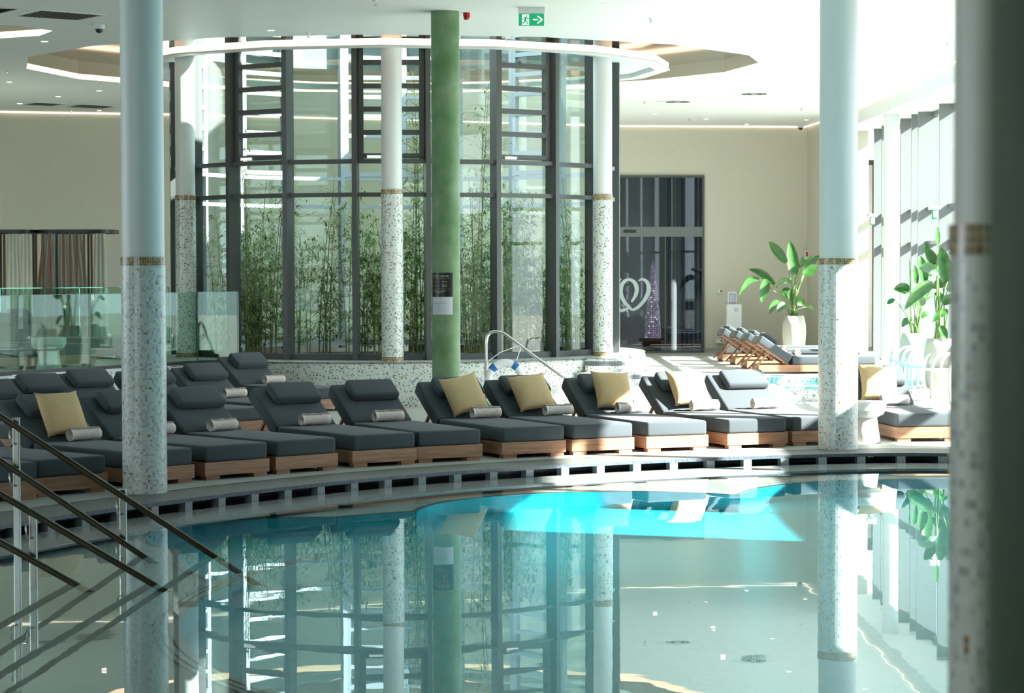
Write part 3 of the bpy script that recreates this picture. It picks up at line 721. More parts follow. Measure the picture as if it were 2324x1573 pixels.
# back right group, heads to the left
F3 = 'loungers in front of the back wall'
for k, ((px, py), lb) in enumerate((((1722, 849), 'grey lounger nearest of the four in front of the potted plant'), ((1696, 839), 'grey lounger second nearest of the four before the back wall'),
                      ((1669, 830), 'grey lounger third nearest of the four before the back wall'), ((1640, 822), 'grey lounger farthest of the four beside the water dispenser'))):
    g = G(px, py); a = 94; c_, s_ = cos(R_(a)), sin(R_(a)); ox, oy = 0, LN   # head-left-near corner
    ox = 0
    x = g.x - (ox * c_ - oy * s_); y = g.y - (ox * s_ + oy * c_)
    place_lounger(x, y, DECK, R_(a), lb, F3, None, (.22, 1.40, 0), ['rolled towel on the nearest lounger before the back wall', 'rolled towel on the second lounger before the back wall', 'rolled towel on the third lounger before the back wall', 'rolled towel on the farthest lounger before the back wall'][k])
# on the raised platform behind the glass
place_lounger(D(120, 700, 30.9).x, 30.9, LEDGE, R_(48), 'charcoal lounger behind the glass balustrade, right one', 'loungers on the raised platform', None, None)
place_lounger(D(20, 700, 30.1).x, 30.1, LEDGE, R_(50), 'charcoal lounger behind the glass balustrade at the left edge', 'loungers on the raised platform', None, None)
place_lounger(D(395, 700, 34.6).x - 1.0, 33.6, LEDGE, R_(60), 'dark lounger end behind the balustrade beside the shaded column', 'loungers on the raised platform', None, None)

# ------------------------------------------------------------------ side tables
def table(x, y, z, label, s=1):
    e = empty('side_table', (x, y, z), label=label, cat='side table')
    MB().lathe([(.165, 0), (.175, .01), (.15, .15), (.135, .27), (.14, .28)], 40).build('foot', M['terrazzo'], e, smooth=True)
    MB().lathe([(.14, .28), (.20, .31), (.228, .36), (.232, .43), (.228, .45), (0, .45)], 40).build('top', M['terrazzo'], e)
    e.scale = (s, s, s); return e
g = G(1967, 1008); table(g.x, g.y + .17, DECK, 'white cast stone side table with flared top right of the right column')
table(D(110, 700, 29.75).x, 29.75, LEDGE, 'white bowl shaped side table behind the glass balustrade', .98)

# ------------------------------------------------------------------ glass balustrades
def balus(name, pts, z, label, seams):
    e = empty(name, (0, 0, 0), label=label, cat='balustrade')
    for i in range(len(pts) - 1):
        a, b = Vector((*pts[i], 0)), Vector((*pts[i + 1], 0)); d = (b - a).normalized(); a = a + d * .01; b = b - d * .01
        mb = MB().bar(a + Vector((0, 0, z + .5)), b + Vector((0, 0, z + .5)), .016, 1.0); gp = mb.build('glass_panel', M['rail_glass'], e)
        MB().bar(b + Vector((0, 0, z + .5)), b + d * .008 + Vector((0, 0, z + .5)), .018, 1.0).build('panel_edge', M['edge'], gp)
        MB().bar(a + Vector((0, 0, z + 1.0)), b + Vector((0, 0, z + 1.0)), .018, .008).build('top_edge', M['edge'], gp)
    mb = MB()
    for i in range(len(pts) - 1): mb.bar((*pts[i], z + .02), (*pts[i + 1], z + .02), .05, .05)
    mb.build('base_channel', M['dark'], e); return e
q = []
for px, py in ((-700, 912), (-420, 888), (-180, 868), (-60, 858), (40, 850.5), (203, 841), (330, 832.5), (447, 826)):
    g = G(px, py, LEDGE); q.append((g.x, g.y + .08))
q.append((-3.88, 32.50)); balus('glass_balustrade', q, LEDGE, 'frameless green glass balustrade along the raised platform edge', 0)
q = [(D(px, 600, 39.4 + .004 * px).x, 39.4 + .004 * px) for px in (-120, 0, 100, 180, 290, 384)]
balus('glass_balustrade', q, LEDGE, 'farther glass balustrade in front of the cabanas', 0)

# ------------------------------------------------------------------ cabanas
def cabana(cx, cy, w, dp, label, posts, slats, drapes, Y):
    e = empty('cabana', (cx, cy, LEDGE), label=label, cat='cabana')
    zt = 2.735 - LEDGE
    o_ = [(w / 2 * (abs(cos(t)) ** .5) * (1 if cos(t) > 0 else -1), dp / 2 * (abs(sin(t)) ** .5) * (1 if sin(t) > 0 else -1)) for t in [2 * pi * i / 48 for i in range(48)]]
    mb = MB(); i2 = [(x * .93, y * .93) for x, y in o_]
    for (A, B, za, zb) in ((o_, o_, zt - .07, zt), (i2, i2, zt - .07, zt), (o_, i2, zt, zt), (o_, i2, zt - .07, zt - .07)): ringfaces(mb, A, B, za, zb)
    mb.build('rim', M['dark'], e)
    for px in posts:
        x = D(px, 600, Y).x - cx; MB().tube([(x, Y - cy, 0), (x, Y - cy, zt - .05)], .022, 8).build('post', M['dark'], e)
    for px in slats:
        x = D(px, 600, Y + .1).x - cx; MB().box(x - .018, x + .018, Y + .1 - cy - .03, Y + .1 - cy + .03, 0, zt - .07).build('slat', M['slat'], e)
    for (p0, p1, yy) in drapes:
        x0 = D(p0, 600, Y + yy).x - cx; x1 = D(p1, 600, Y + yy).x - cx; n = max(10, int((x1 - x0) * 90)); mb = MB()
        for i in range(n):
            s0, s1 = i / n, (i + 1) / n; f = lambda s: .03 * sin(s * n * .9)
            zs = [zt - .08, zt * .55, .02]; sh = [.80, 1.0, 1.06]; cxx = (x0 + x1) / 2
            for k in range(2):
                P = []
                for (s, kk) in ((s0, k + 1), (s1, k + 1), (s1, k), (s0, k)): P.append((cxx + (x0 + (x1 - x0) * s - cxx) * sh[kk], Y + yy - cy + f(s), zs[kk]))
                mb.face(P)
        mb.build('curtain', M['curtain'], e, smooth=True)
    return e
Y = 42.6
cabana(D(30, 600, 43.2).x, 43.2, .95, 1.2, 'black framed cabana with white curtains at the left edge', (2, 76), (10,), ((14, 44, .0), (46, 74, .0)), Y)
cabana(D(178, 600, 43.3).x, 43.3, 1.46, 1.3, 'black framed cabana with brown slats and pale curtains left of the column', (129, 201), (82, 97, 113, 144, 159, 174, 191, 208), ((212, 243, -.05), (86, 200, .5)), Y)

# ------------------------------------------------------------------ potted strelitzias
def blade(mb, pts, w, side):
    n = len(pts) - 1; L_ = []; 
    for i, p in enumerate(pts):
        t = i / n; ww = w * (sin(pi * min(1, t * .93 + .07)) ** .65) * (1 - .25 * t); L_.append((p, ww))
    ls = []
    for i, (p, ww) in enumerate(L_):
        d = (pts[min(i + 1, n)] - pts[max(i - 1, 0)]).normalized(); s = (side - d * side.dot(d)).normalized(); nr = d.cross(s)
        ls.append([p + s * ww * .5 + nr * ww * .16, p + s * ww * .26 + nr * ww * .03, p, p - s * ww * .26 + nr * ww * .03, p - s * ww * .5 + nr * ww * .16])
    vs = [q for r in ls for q in r]; fs = []
    for i in range(n):
        for k in range(4): a = i * 5 + k; fs.append((a, a + 1, a + 6, a + 5))
    mb.add(vs, fs)
def strelitzia(px, pyb, Yd, pr, ph, leaves, label, seed):
    random.seed(seed); g = G(px, pyb); cy = Yd; cx = D(px, 700, Yd).x
    e = empty('potted_plant', (cx, cy, DECK), label=label, cat='potted plant')
    MB().lathe([(pr * .66, 0), (pr * .70, .02), (pr * .92, .3 * ph), (pr, .6 * ph), (pr * .96, .8 * ph), (pr * .80, ph), (pr * .70, ph), (pr * .70, ph - .06), (0, ph - .06)], 56).build('pot', M['pot'], e, smooth=True)
    stm = MB()
    for (tx, ty, bx, by, w, dr) in leaves:
        dy = random.uniform(-.35, .35); B = D(bx, by, Yd + dy * .6); T = D(tx, ty, Yd + dy)
        B = B - Vector((cx, cy, DECK)); T = T - Vector((cx, cy, DECK)); root = Vector((random.uniform(-.08, .08), random.uniform(-.08, .08), ph - .06))
        mid = root.lerp(B, .5) + Vector(((root.x - B.x) * .18, 0, .05))
        stm.tube([root, root.lerp(mid, .5), mid, mid.lerp(B, .6), B], [.014, .012, .011, .009, .007], 6)
        pts = []
        for i in range(9):
            t = i / 8; p = B.lerp(T, t); p.z += dr * sin(pi * t); pts.append(p)
        d = (T - B).normalized(); view = Vector((0, 1, 0)); sd = d.cross(view).normalized(); sd = (sd + view * random.uniform(-.5, .5)).normalized()
        mb = MB(); blade(mb, pts, w * Yd / 5200, sd); mb.build('leaf', M['banana'], e, smooth=True)
    stm.build('stalks', M['stalk'], e, smooth=True)
    return e
strelitzia(1802, 811, 47.6, .245, .88, [(1745, 548, 1785, 596, 26, .03), (1792, 546, 1804, 626, 30, 0), (1861, 580, 1823, 621, 20, .05), (1857, 603, 1825, 625, 28, .02), (1822, 582, 1820, 604, 14, 0), (1850, 586, 1812, 606, 18, .06),
    (1699, 611, 1758, 645, 20, .08), (1677, 671, 1723, 634, 18, .15), (1728, 687, 1739, 634, 26, .02), (1758, 650, 1796, 640, 16, .08), (1773, 662, 1793, 675, 26, .05), (1744, 715, 1766, 683, 16, .06), (1763, 710, 1783, 693, 20, .06),
    (1825, 694, 1804, 680, 24, .04), (1847, 709, 1828, 696, 12, .06), (1795, 655, 1797, 683, 20, 0)], 'tall strelitzia in a pale stone pot against the beige back wall', 5)
strelitzia(2075, 879, 35.8, .235, .86, [(2099, 547, 2107, 628, 34, 0), (2051, 706, 2118, 645, 34, .1), (2027, 657, 2064, 660, 30, .04), (2013, 690, 2030, 679, 14, .01), (2075, 600, 2080, 644, 16, 0), (2047, 743, 2065, 727, 18, .04),
    (2085, 668, 2092, 694, 26, 0), (2064, 585, 2066, 660, 5, 0), (2122, 668, 2088, 690, 14, .04), (2090, 580, 2099, 640, 26, .0), (2110, 715, 2090, 722, 14, .04)], 'large leaved strelitzia in a pale stone pot by the window wall', 6)
strelitzia(2134, 901, 33.2, .235, .86, [(2127, 513, 2128, 556, 14, 0), (2136, 560, 2146, 640, 40, 0), (2085, 610, 2128, 622, 30, .04), (2116, 732, 2152, 706, 20, .04), (2160, 590, 2140, 640, 34, 0), (2117, 655, 2150, 640, 26, .03),
    (2170, 680, 2140, 690, 26, .04), (2150, 770, 2135, 740, 20, 0), (2190, 640, 2150, 660, 30, .1), (2100, 560, 2124, 600, 26, 0), (2148, 690, 2120, 668, 20, .03)], 'nearer strelitzia in a pale pot partly hidden by the blurred column', 7)

# ------------------------------------------------------------------ white stacked chairs
def chair():
    e = empty('white_chair')
    for s in (-1, 1):
        x = s * .25; P = [(x, -.22, 0), (x, -.235, .35), (x, -.20, .56), (x, -.10, .65), (x, .08, .66), (x, .22, .64), (x, .25, .4), (x, .27, 0)]
        MB().tube(spline(P, 5, False), .021, 8).build('side_frame', M['plastic'], e, smooth=True)
    MB().box(-.25, .25, -.22, .22, .40, .44).build('seat', M['plastic'], e, bevel=.015, smooth=True)
    MB().box(-.22, .22, .20, .23, .46, .80).build('backrest', M['plastic'], e, bevel=.012, smooth=True)
    return e
ch = chair(); cl = ['leftmost of the white plastic armchairs by the planters', 'second white plastic armchair from the left by the planters', 'third white plastic armchair in the row before the planter', 'fourth white plastic armchair right before the nearer planter', 'white plastic armchair half hidden by the blurred column', 'white plastic armchair mostly hidden by the blurred column']
for k, (px, py) in enumerate(((2052, 882), (2066, 889), (2079, 894), (2094, 899), (2132, 908), (2152, 914))):
    g = G(px, py); lo = (g.x + .16, g.y + .30, DECK); rz = R_(-72)
    o = ch if k == 0 else dup(ch, lo, rz)
    o.location = lo; o.rotation_euler = (0, 0, rz); tag(o, cl[k], 'chair', 'white plastic chairs by the planters')

# ------------------------------------------------------------------ steel handrail, life ring
Yh = 30.9
P = [D(x, y, Yh) for x, y in ((1103, 905), (1103, 800), (1103.5, 775), (1108, 760), (1120, 753), (1134, 754), (1150, 761), (1200, 799), (1292, 866), (1320, 886))]
hr = empty('steel_handrail', (P[0].x, Yh, .25), label='curved stainless steel handrail rising behind the loungers', cat='handrail')
MB().tube([p - Vector((P[0].x, Yh, .25)) for p in spline([tuple(p) for p in P], 4, False) for p in [Vector(p)]], .021, 10).build('rail', M['steel'], hr, smooth=True)
c = D(1147, 862, Yh - .12)
lr = empty('life_ring', c, label='white life ring with blue bands hanging on the steel handrail', cat='life ring')
T = Matrix.Rotation(pi / 2, 4, 'X')
def torus(R, r, a0, a1, n, m=14):
    vs = []; fs = []
    for i in range(n + 1):
        t = a0 + (a1 - a0) * i / n
        for k in range(m): u = 2 * pi * k / m; vs.append(((R + r * cos(u)) * cos(t), r * .8 * sin(u), (R + r * cos(u)) * sin(t)))
    for i in range(n):
        for k in range(m): k2 = (k + 1) % m; fs.append((i * m + k, i * m + k2, (i + 1) * m + k2, (i + 1) * m + k))
    return vs, fs
MB().add(*torus(.228, .052, 0, 2 * pi, 48)).build('ring', M['plastic'], lr, smooth=True)
for a in (55, 135, 235, 315): MB().add(*torus(.228, .0545, R_(a - 9), R_(a + 9), 6)).build('blue_band', M['blue'], lr, smooth=True)
rp = [D(1105, 822, Yh - .14), D(1135, 800, Yh - .1), D(1178, 784, Yh - .04), D(1182, 790, Yh - .04), D(1172, 818, Yh - .14)]
MB().tube([p - c for p in rp], .006, 6).build('rope', M['rope'], lr)

# ------------------------------------------------------------------ pool handrails in front
def pool_rail(label, Yr, rails, posts, ends):
    e = empty('pool_handrail', (0, 0, 0), label=label, cat='handrail')
    for (x0, y0, x1, y1) in rails:
        a = D(x0, y0, Yr); b = D(x1, y1, Yr); d = (b - a).normalized(); b = b + d * 1.0; a = a - d * 2.2
        MB().bar(a, b, .045, .04).build('rail', M['bronze'], e, bevel=.012)
    for (px, pt, rr) in posts:
        t = D(px, pt, Yr + .07); b = D(px, 1300, Yr + .07); MB().box(t.x - .024, t.x + .024, Yr + .05, Yr + .09, ZB, t.z).build('post', M['steel'], e, bevel=.006)
        for ry_ in rr:
            q = D(px, ry_, Yr + .05); MB().tube([(q.x - .035, Yr, q.z - .02), (q.x - .035, Yr, q.z - .10), (q.x - .03, Yr + .02, q.z - .115), (q.x, Yr + .05, q.z - .115)], .006, 6).build('bracket', M['steel'], e, smooth=True)
    return e
pool_rail('rear pair of bronze handrails descending into the pool', 15.9, [(-60, 905, 490, 1265), (-60, 1005, 325, 1262)], [(37, 948, (970, 1065)), (279, 1110, (1130, 1230))], 0)
pool_rail('front pair of bronze handrails descending into the pool', 14.5, [(-60, 1086, 343, 1323), (-60, 1197, 160, 1320)], [(75, 1164, (1180,))], 0)

# ------------------------------------------------------------------ ceiling fixtures
def put_many(name, mk, pts, labels, cat, group, z=CEIL):
    p0 = None
    for i, (x, y) in enumerate(pts):
        g = G(x, y, z)
        if p0 is None: o = p0 = mk()
        else: o = dup(p0, (0, 0, 0), 0)
        o.location = g; o.rotation_euler = (0, 0, 0)
        tag(o, labels if isinstance(labels, str) else labels[i], cat, group)
def dl():
    e = empty('downlight'); MB().lathe([(.045, -.002), (.065, -.004), (.066, 0)], 20).build('trim_ring', M['white'], e); MB().lathe([(0, -.003), (.046, -.003)], 20).build('lamp', M['lamp'], e); return e
put_many('downlight', dl, [(101, 94), (21, 186), (132, 219), (225, 206), (45, 235), (225, 251), (615, 69), (1378, 9), (1571, 46), (1371, 77), (1742, 82), (1795, 16), (1962, 53), (2108, 87), (2029, 138), (1967, 182), (1792, 198), (1754, 232), (1642, 215), (1619, 244), (1487, 258), (1602, 270), (1695, 282), (1830, 272)],
         'small round warm downlight recessed in the white ceiling', 'downlight', 'downlights in the ceiling')
def spk():
    e = empty('sprinkler'); MB().lathe([(.035, 0), (.03, -.01), (.012, -.015)], 12).build('rosette', M['white'], e)
    mb = MB(); mb.lathe([(.012, -.01), (.01, -.05), (.02, -.055), (.022, -.06), (0, -.062)], 10); mb.box(-.03, .03, -.004, .004, -.035, -.03); mb.build('head', M['steel'], e); return e
put_many('sprinkler', spk, [(16, 161), (852, 1), (700, 75), (1150, 84), (1477, 41), (1463, 228), (1565, 268), (2149, 93), (2106, 159), (1819, 244), (161, 249)], 'small metal sprinkler head hanging from the white ceiling', 'sprinkler', 'sprinklers on the ceiling')
def vent():
    e = empty('ceiling_vent'); MB().box(-.3, .3, -.3, .3, -.012, 0).build('plate', M['white'], e)
    mb = MB()
    for k in range(24):
        a = 2 * pi * k / 24
        for r0 in (.07, .16):
            T = Matrix.Rotation(a + (.13 if r0 > .1 else 0), 4, 'Z'); mb.box(r0, r0 + .075, -.011, .011, -.015, -.012, T)
    mb.build('slots', M['slot'], e); return e
put_many('ceiling_vent', vent, [(1538, 230), (1712, 212)], ['square ceiling vent with radial slots, left of the pair above the back wall', 'square ceiling vent with radial slots, right of the pair above the back wall'], 'ceiling vent', 'slotted ceiling vents')
for o in bpy.data.objects:
    if o.name.startswith('ceiling_vent'): o.rotation_euler = (0, 0, R_(45))
for k, (q, lb) in enumerate((([(27, 37), (86.5, 22.7), (244, 35), (181, 47)], 'large rectangular grey return air grille left of the big column'), ([(-70, 33), (-10, 18), (47, 20.5), (2, 31)], 'rectangular air grille cut by the left edge of view'),
                ([(48, 238), (80, 233), (150, 236), (120, 241)], 'faint rectangular air grille near the back left wall'), ([(145, 243), (180, 237), (268, 241), (238, 247)], 'faint rectangular air grille just left of the big column'))):
    P = [G(x, y, CEIL - .01) for x, y in q]; c = sum(P, Vector()) / 4; e = empty('air_grille', c, label=lb, cat='air grille')
    mb = MB(); ot = [(p - c) for p in P]; inn = [o_ * .88 for o_ in ot]
    for i in range(4): j = (i + 1) % 4; mb.face([ot[i], ot[j], inn[j], inn[i]]); mb.face([ot[i], ot[j], ot[j] + Vector((0, 0, .01)), ot[i] + Vector((0, 0, .01))])
    mb.build('frame', M['white'], e)
    mb = MB(); n = 12
    for k2 in range(n):
        s0, s1 = k2 / n, (k2 + .6) / n; up_ = Vector((0, 0, .006))
        mb.face([inn[0].lerp(inn[3], s0), inn[1].lerp(inn[2], s0), inn[1].lerp(inn[2], s1) + up_, inn[0].lerp(inn[3], s1) + up_])
    mb.build('louvres', M['grille'], e)
    mb = MB(); mb.face([v + Vector((0, 0, .007)) for v in inn]); mb.build('backing', M['slot'] if k < 2 else M['grille'], e)
def dome(px, py, label):
    g = G(px, py, CEIL); e = empty('security_camera', g, label=label, cat='security camera')
    MB().lathe([(.07, 0), (.075, -.02), (.072, -.05), (.06, -.06)], 24).build('housing', M['white'], e, smooth=True)
    MB().lathe([(.05, -.055), (.046, -.085), (.03, -.105), (0, -.113)], 20).build('dome', M['dark'], e, smooth=True)
dome(225, 55.5, 'white security camera with black dome left of the big column'); dome(1817, 284, 'white security camera in the far corner of the ceiling')
g = G(1059, 29, CEIL); al = empty('fire_alarm', g, label='red fire alarm sounder on the ceiling by the green column', cat='fire alarm')
MB().lathe([(.043, 0), (.043, -.045)], 20).build('base', M['red'], al, smooth=True); MB().lathe([(.036, -.045), (.04, -.06), (.028, -.085), (0, -.088)], 20).build('sounder', M['red'], al, smooth=True)
# hanging exit sign
Ye = 27.75; g0 = D(1177, 31, Ye); g1 = D(1235, 58.5, Ye); c = (g0 + g1) / 2; w, h = g1.x - g0.x, g0.z - g1.z
ex = empty('exit_sign', (c.x, Ye, c.z), label='green emergency exit sign with running figure hanging from the ceiling', cat='exit sign')
MB().box(-w / 2, w / 2, -.008, .008, -h / 2, h / 2).build('panel', M['signg'], ex)
MB().box(-w / 2 - .006, w / 2 + .006, -.03, .03, h / 2 + .003, CEIL - c.z).build('housing', M['white'], ex)
mb = MB()
def P2(pts, y=-.0095): mb.face([(x * w / 2, y, z * h / 2) for x, z in pts])
P2([(.12, -.12), (.52, -.12), (.52, .12), (.12, .12)]); P2([(.40, .62), (.56, .62), (.92, .0), (.92, 0), (.76, 0)]); P2([(.76, 0), (.92, 0), (.56, -.62), (.40, -.62)])
P2([(-.74, -.86), (-.18, -.86), (-.18, .86), (-.74, .86)]); mb.build('white_symbols', M['signw'], ex)
mb = MB()
def limb(a, b, t): 
    a = Vector((a[0] * w / 2, -.0105, a[1] * h / 2)); b = Vector((b[0] * w / 2, -.0105, b[1] * h / 2)); d = (b - a).normalized(); s = Vector((-d.z, 0, d.x)) * t * h / 4; mb.face([a + s, b + s, b - s, a - s])
mb.face([((-.36 + .07 * cos(t)) * w / 2, -.0105, (.58 + .14 * sin(t)) * h / 2) for t in [2 * pi * i / 12 for i in range(12)]])
limb((-.42, .42), (-.50, -.12), .34); limb((-.42, .36), (-.24, .12), .14); limb((-.24, .12), (-.12, .2), .12); limb((-.46, .38), (-.64, .25), .14); limb((-.64, .25), (-.68, -.02), .14); limb((-.50, -.1), (-.36, -.4), .2); limb((-.36, -.4), (-.26, -.8), .18); limb((-.52, -.1), (-.58, -.5), .2); limb((-.58, -.5), (-.82, -.55), .16)
mb.build('running_figure', M['signg'], ex)
# small exit signs on the facade
for px, py, Ys, lb in ((2121, 485, 38.6, 'small green exit sign on a white bracket at the window wall, nearer one'), (1979, 500, 45.4, 'small green exit sign at the window wall, farther one')):
    g = D(px, py, Ys); e = empty('exit_sign', (g.x, Ys, g.z), label=lb, cat='exit sign')
    MB().box(-.02, .02, -.15, .15, -.09, .07).build('panel', M['signg'], e); MB().box(-.08, .08, -.16, .16, .07, .13).build('housing', M['white'], e)
    MB().box(-.023, -.02, -.11, .0, -.06, .04).box(-.03, .03, -.152, -.15, -.07, .05).build('white_symbols', M['signw'], e)

# ------------------------------------------------------------------ glass door and lobby
dd = Vector((B_[0] - A_[0], B_[1] - A_[1], 0)); rz = atan2(dd.y, dd.x); DL = dd.length
dr = empty('door_1', (A_[0], A_[1], DECK), rz); S(dr)
zt, zh1, zh0 = 4.04 - DECK, 2.90 - DECK, 2.68 - DECK
mb = MB().box(0, .02, -.05, .05, 0, zt).box(DL - .05, DL, -.05, .05, 0, zt).box(0, DL, -.05, .05, zt - .05, zt); mb.build('door_frame', M['frame'], dr)
MB().box(.0, DL - .05, -.08, .06, zh0, zh1).build('header', M['facade'], dr)
MB().box(.02, DL - .05, -.01, .01, zh1, zt - .05).build('top_pane', M['door_glass'], dr)
MB().box(.02, 1.02, -.03, -.02, 0, zh0).build('sliding_pane', M['door_glass'], dr); MB().box(1.02, DL - .05, .0, .01, 0, zh0).build('fixed_pane', M['door_glass'], dr)
MB().box(1.015, 1.03, -.035, .015, 0, zh0).build('pane_edge', M['facade'], dr)
MB().box(.02, DL - .05, -.04, .02, 0, .05).build('bottom_rail', M['frame'], dr)
MB().box(.08, .36, -.12, -.08, zh0 + .09, zh0 + .15).build('door_sensor', M['dark'], dr, bevel=.015)
# frosted emblem on the glass
def ribbon(mb, pts, ws, Yr):
    sp = spline(pts, 6, False); n = len(sp)
    def W3(x, y): return D(1390 + x / 6.05, 560 + y / 6.05, Yr)
    for i in range(n - 1):
        q = []
        for j in (i, i + 1):
            a = sp[max(j - 1, 0)]; b = sp[min(j + 1, n - 1)]; tx, ty = b[0] - a[0], b[1] - a[1]; l = hypot(tx, ty) or 1; t = j / (n - 1)
            k = t * (len(ws) - 1); k0 = min(int(k), len(ws) - 2); w_ = ws[k0] + (ws[k0 + 1] - ws[k0]) * (k - k0)
            q.append((W3(sp[j][0] - ty / l * w_ / 2, sp[j][1] + tx / l * w_ / 2), W3(sp[j][0] + ty / l * w_ / 2, sp[j][1] - tx / l * w_ / 2)))
        mb.face([q[0][0], q[1][0], q[1][1], q[0][1]])
mb = MB(); Yg = 50.68
ribbon(mb, [(262, 758), (320, 660), (332, 560), (290, 480), (215, 450), (150, 490), (115, 570), (120, 660), (165, 760), (225, 825), (272, 872)], [26, 50, 60, 50, 34, 50, 60, 56, 50, 44, 34], Yg)
ribbon(mb, [(272, 872), (350, 830), (440, 730), (490, 630), (495, 540), (460, 470), (400, 448), (355, 472)], [34, 44, 52, 60, 58, 44, 30, 8], Yg - .004)
ribbon(mb, [(235, 835), (165, 865), (120, 878), (92, 850)], [30, 40, 40, 30], Yg - .008)
ribbon(mb, [(90, 500), (96, 470), (125, 438)], [10, 26, 6], Yg - .008)
tag(mb.build('frosted_emblem', M['frost']), 'frosted looping heart shaped emblem on the dark glass door', 'emblem')
# lobby
bx = [(1.2, 51.15), (1.2, 57), (8.5, 57), (8.5, 51.35)]
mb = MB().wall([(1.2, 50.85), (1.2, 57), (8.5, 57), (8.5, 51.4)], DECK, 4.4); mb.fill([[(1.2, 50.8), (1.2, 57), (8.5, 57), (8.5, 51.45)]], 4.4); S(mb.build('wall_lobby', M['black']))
mb = MB(); mb.fill([[(1.2, 50.85), (1.2, 57), (8.5, 57), (8.5, 51.4)]], DECK + .01); S(mb.build('floor', M['lobbyfloor']))
lc = empty('lobby_column', (D(1525, 600, 53).x, 53, DECK), label='pale column standing inside the dark lobby', cat='column'); MB().lathe([(.11, 0), (.11, 4.2)], 20).build('shaft', M['facade'], lc, smooth=True)
mb = MB(); x0, x1 = D(1545, 600, 53.6).x, D(1610, 600, 53.6).x
for i in range(40): s0, s1 = i / 40, (i + 1) / 40; f = lambda s: 53.6 + .05 * sin(s * 40); mb.face([(x0 + (x1 - x0) * s0, f(s0), DECK), (x0 + (x1 - x0) * s1, f(s1), DECK), (x0 + (x1 - x0) * s1, f(s1), 4.2), (x0 + (x1 - x0) * s0, f(s0), 4.2)])
tag(mb.build('reflection_panel', M['reflpanel'], smooth=True), 'tall blue grey folded panel imitating a reflection in the dark door glass', 'curtain')  # added folds stand in for the bluish reflection on the door glass
# glittering spire
a = D(1477, 585, 52); b = D(1463, 768, 52); c2 = D(1500, 768, 52); zc_ = a.z - b.z
sp = empty('light_spire', ((b.x + c2.x) / 2, 52, b.z), label='tall glittering pointed light tree inside the lobby behind the glass', cat='decoration')
prof = [((c2.x - b.x) / 2 * (1 - t ** 1.6) + .002, zc_ * t) for t in [i / 14 for i in range(15)]]; MB().lathe(prof, 20).build('body', M['glitter'], sp)
MB().box(-.3, .24, -.25, .25, -.06, -.0).build('base_plate', M['facade'], sp); MB().box(-.22, .18, -.2, .2, DECK + .01 - b.z, -.06).build('plinth', M['black'], sp)

# ------------------------------------------------------------------ water dispenser etc.
g0 = D(1649, 690, 50.3); e = empty('water_dispenser', (D(1665, 700, 50.2).x, 50.2, DECK), label='white water dispenser standing against the beige back wall', cat='water dispenser')
hh = D(1665, 690, 50.2).z - DECK; MB().box(-.17, .17, -.17, .17, 0, hh).build('body', M['plastic'], e, bevel=.03, smooth=True)
MB().box(-.11, .11, -.176, -.17, .35, hh - .28).build('front_panel', M['white'], e); MB().lathe([(0, 0), (.05, 0)], 20, T=Matrix.Translation((.04, -.178, hh - .12)) @ Matrix.Rotation(pi / 2, 4, 'X')).build('badge', M['paper'], e)
i_ = empty('instruction_card', (D(1662, 676, 50.2).x, 50.2, hh + DECK), label='small framed instruction card on top of the water dispenser', cat='card')
MB().box(-.10, .10, -.02, .01, 0, .27).build('holder', M['plastic'], i_, bevel=.02); MB().box(-.075, .075, -.025, -.02, .02, .23).build('blue_frame', M['blue'], i_); MB().box(-.065, .065, -.028, -.025, .03, .215).build('sheet', M['paper'], i_)
mb = MB()
for k in range(6): mb.box(-.03, .05, -.030, -.028, .05 + k * .026, .058 + k * .026)
mb.build('text_lines', M['redink'], i_)
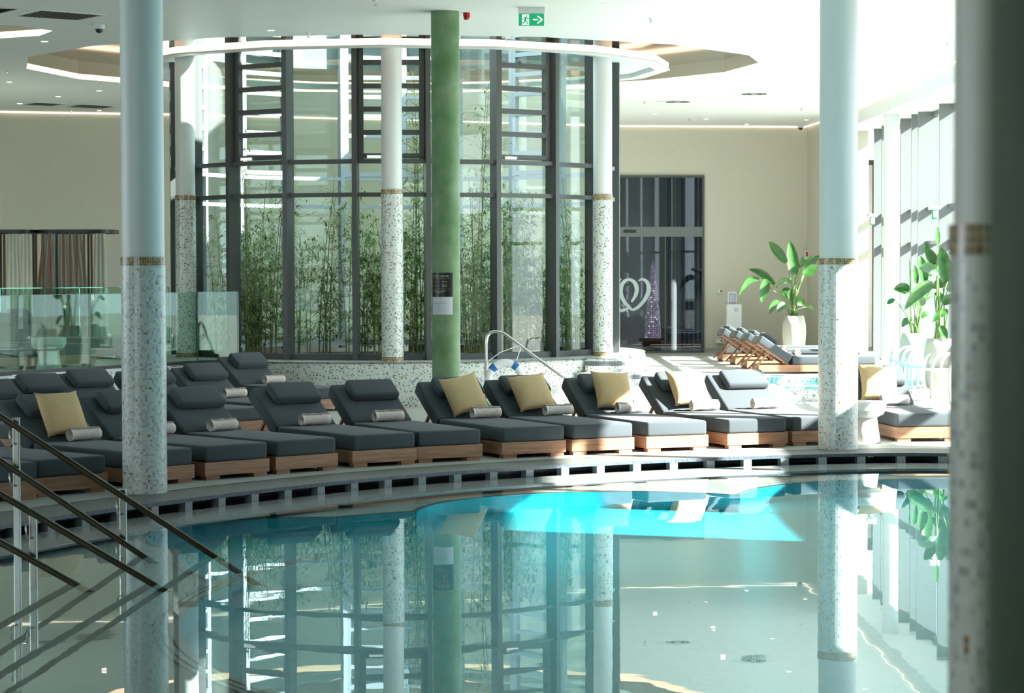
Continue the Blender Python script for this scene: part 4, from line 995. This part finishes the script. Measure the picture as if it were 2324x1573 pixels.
for px, py, w, h, nm, lb, cat in ((1634, 774, .18, .10, 'wall_socket', 'white double wall socket low on the back wall', 'socket'), (1633, 661, .07, .07, 'wall_switch', 'small white wall switch left of the water dispenser', 'switch'), (1834, 577, .11, .16, 'alarm_box', 'small red and white alarm box high on the back wall', 'alarm box')):
    g = D(px, py, 50.9); e = empty(nm, (g.x, 50.93 if px < 1700 else 51.05, g.z), label=lb, cat=cat); MB().box(-w / 2, w / 2, -.03, .02, -h / 2, h / 2).build('cover', M['plastic'], e)
    if nm == 'alarm_box': MB().box(-.035, .015, -.035, -.03, -.05, .05).build('red_label', M['red'], e)
    else: MB().box(.02, .05, -.034, -.03, -.02, .02).build('button', M['dark'], e)
mb = MB(); q = [D(1650, 776, 50.85), D(1652, 790, 50.82), D(1653, 800, 50.8)]; mb.tube(q, .008, 6); tag(mb.build('power_cable', M['dark']), 'short black power cable hanging from the wall socket', 'cable')

# ------------------------------------------------------------------ outside
mb = MB(); mb.face([(7.45, -30, .0), (60, -30, .0), (60, 90, .0), (7.45, 90, .0)]); S(mb.build('terrace', M['pave']))
mb = MB(); mb.face([(-60, -40, .0), (60, -40, .0), (60, -3.05, .0), (-60, -3.05, .0)]); S(mb.build('lawn', M['hill']))

# ------------------------------------------------------------------ light
w = bpy.data.worlds.new('sky'); SC.world = w; w.use_nodes = True; nt = w.node_tree; nt.nodes.clear()
o = nt.nodes.new('ShaderNodeOutputWorld'); b = nt.nodes.new('ShaderNodeBackground')
b.inputs[0].default_value = (.80, .92, 1.0, 1); b.inputs[1].default_value = 2.2; nt.links.new(b.outputs[0], o.inputs[0])
sd = bpy.data.lights.new('sun', 'SUN'); so = bpy.data.objects.new('sun', sd); COL.objects.link(so)
sv = Vector((.94, -.33, .60)).normalized(); so.rotation_euler = sv.to_track_quat('Z', 'Y').to_euler(); sd.energy = 18; sd.angle = R_(.7); sd.color = (1, .97, .92)
SC.view_settings.view_transform = 'Standard'; SC.view_settings.look = 'None'; SC.view_settings.gamma = 1; SC.view_settings.exposure = 1.2
try: SC.view_settings.use_curve_mapping = False
except Exception: pass
cy = SC.cycles; cy.max_bounces = 8; cy.diffuse_bounces = 3; cy.glossy_bounces = 4; cy.transmission_bounces = 3; cy.transparent_max_bounces = 20; cy.use_adaptive_sampling = True; cy.adaptive_threshold = .04
cy.caustics_reflective = False; cy.caustics_refractive = False; cy.sample_clamp_indirect = 6; cy.use_denoising = True
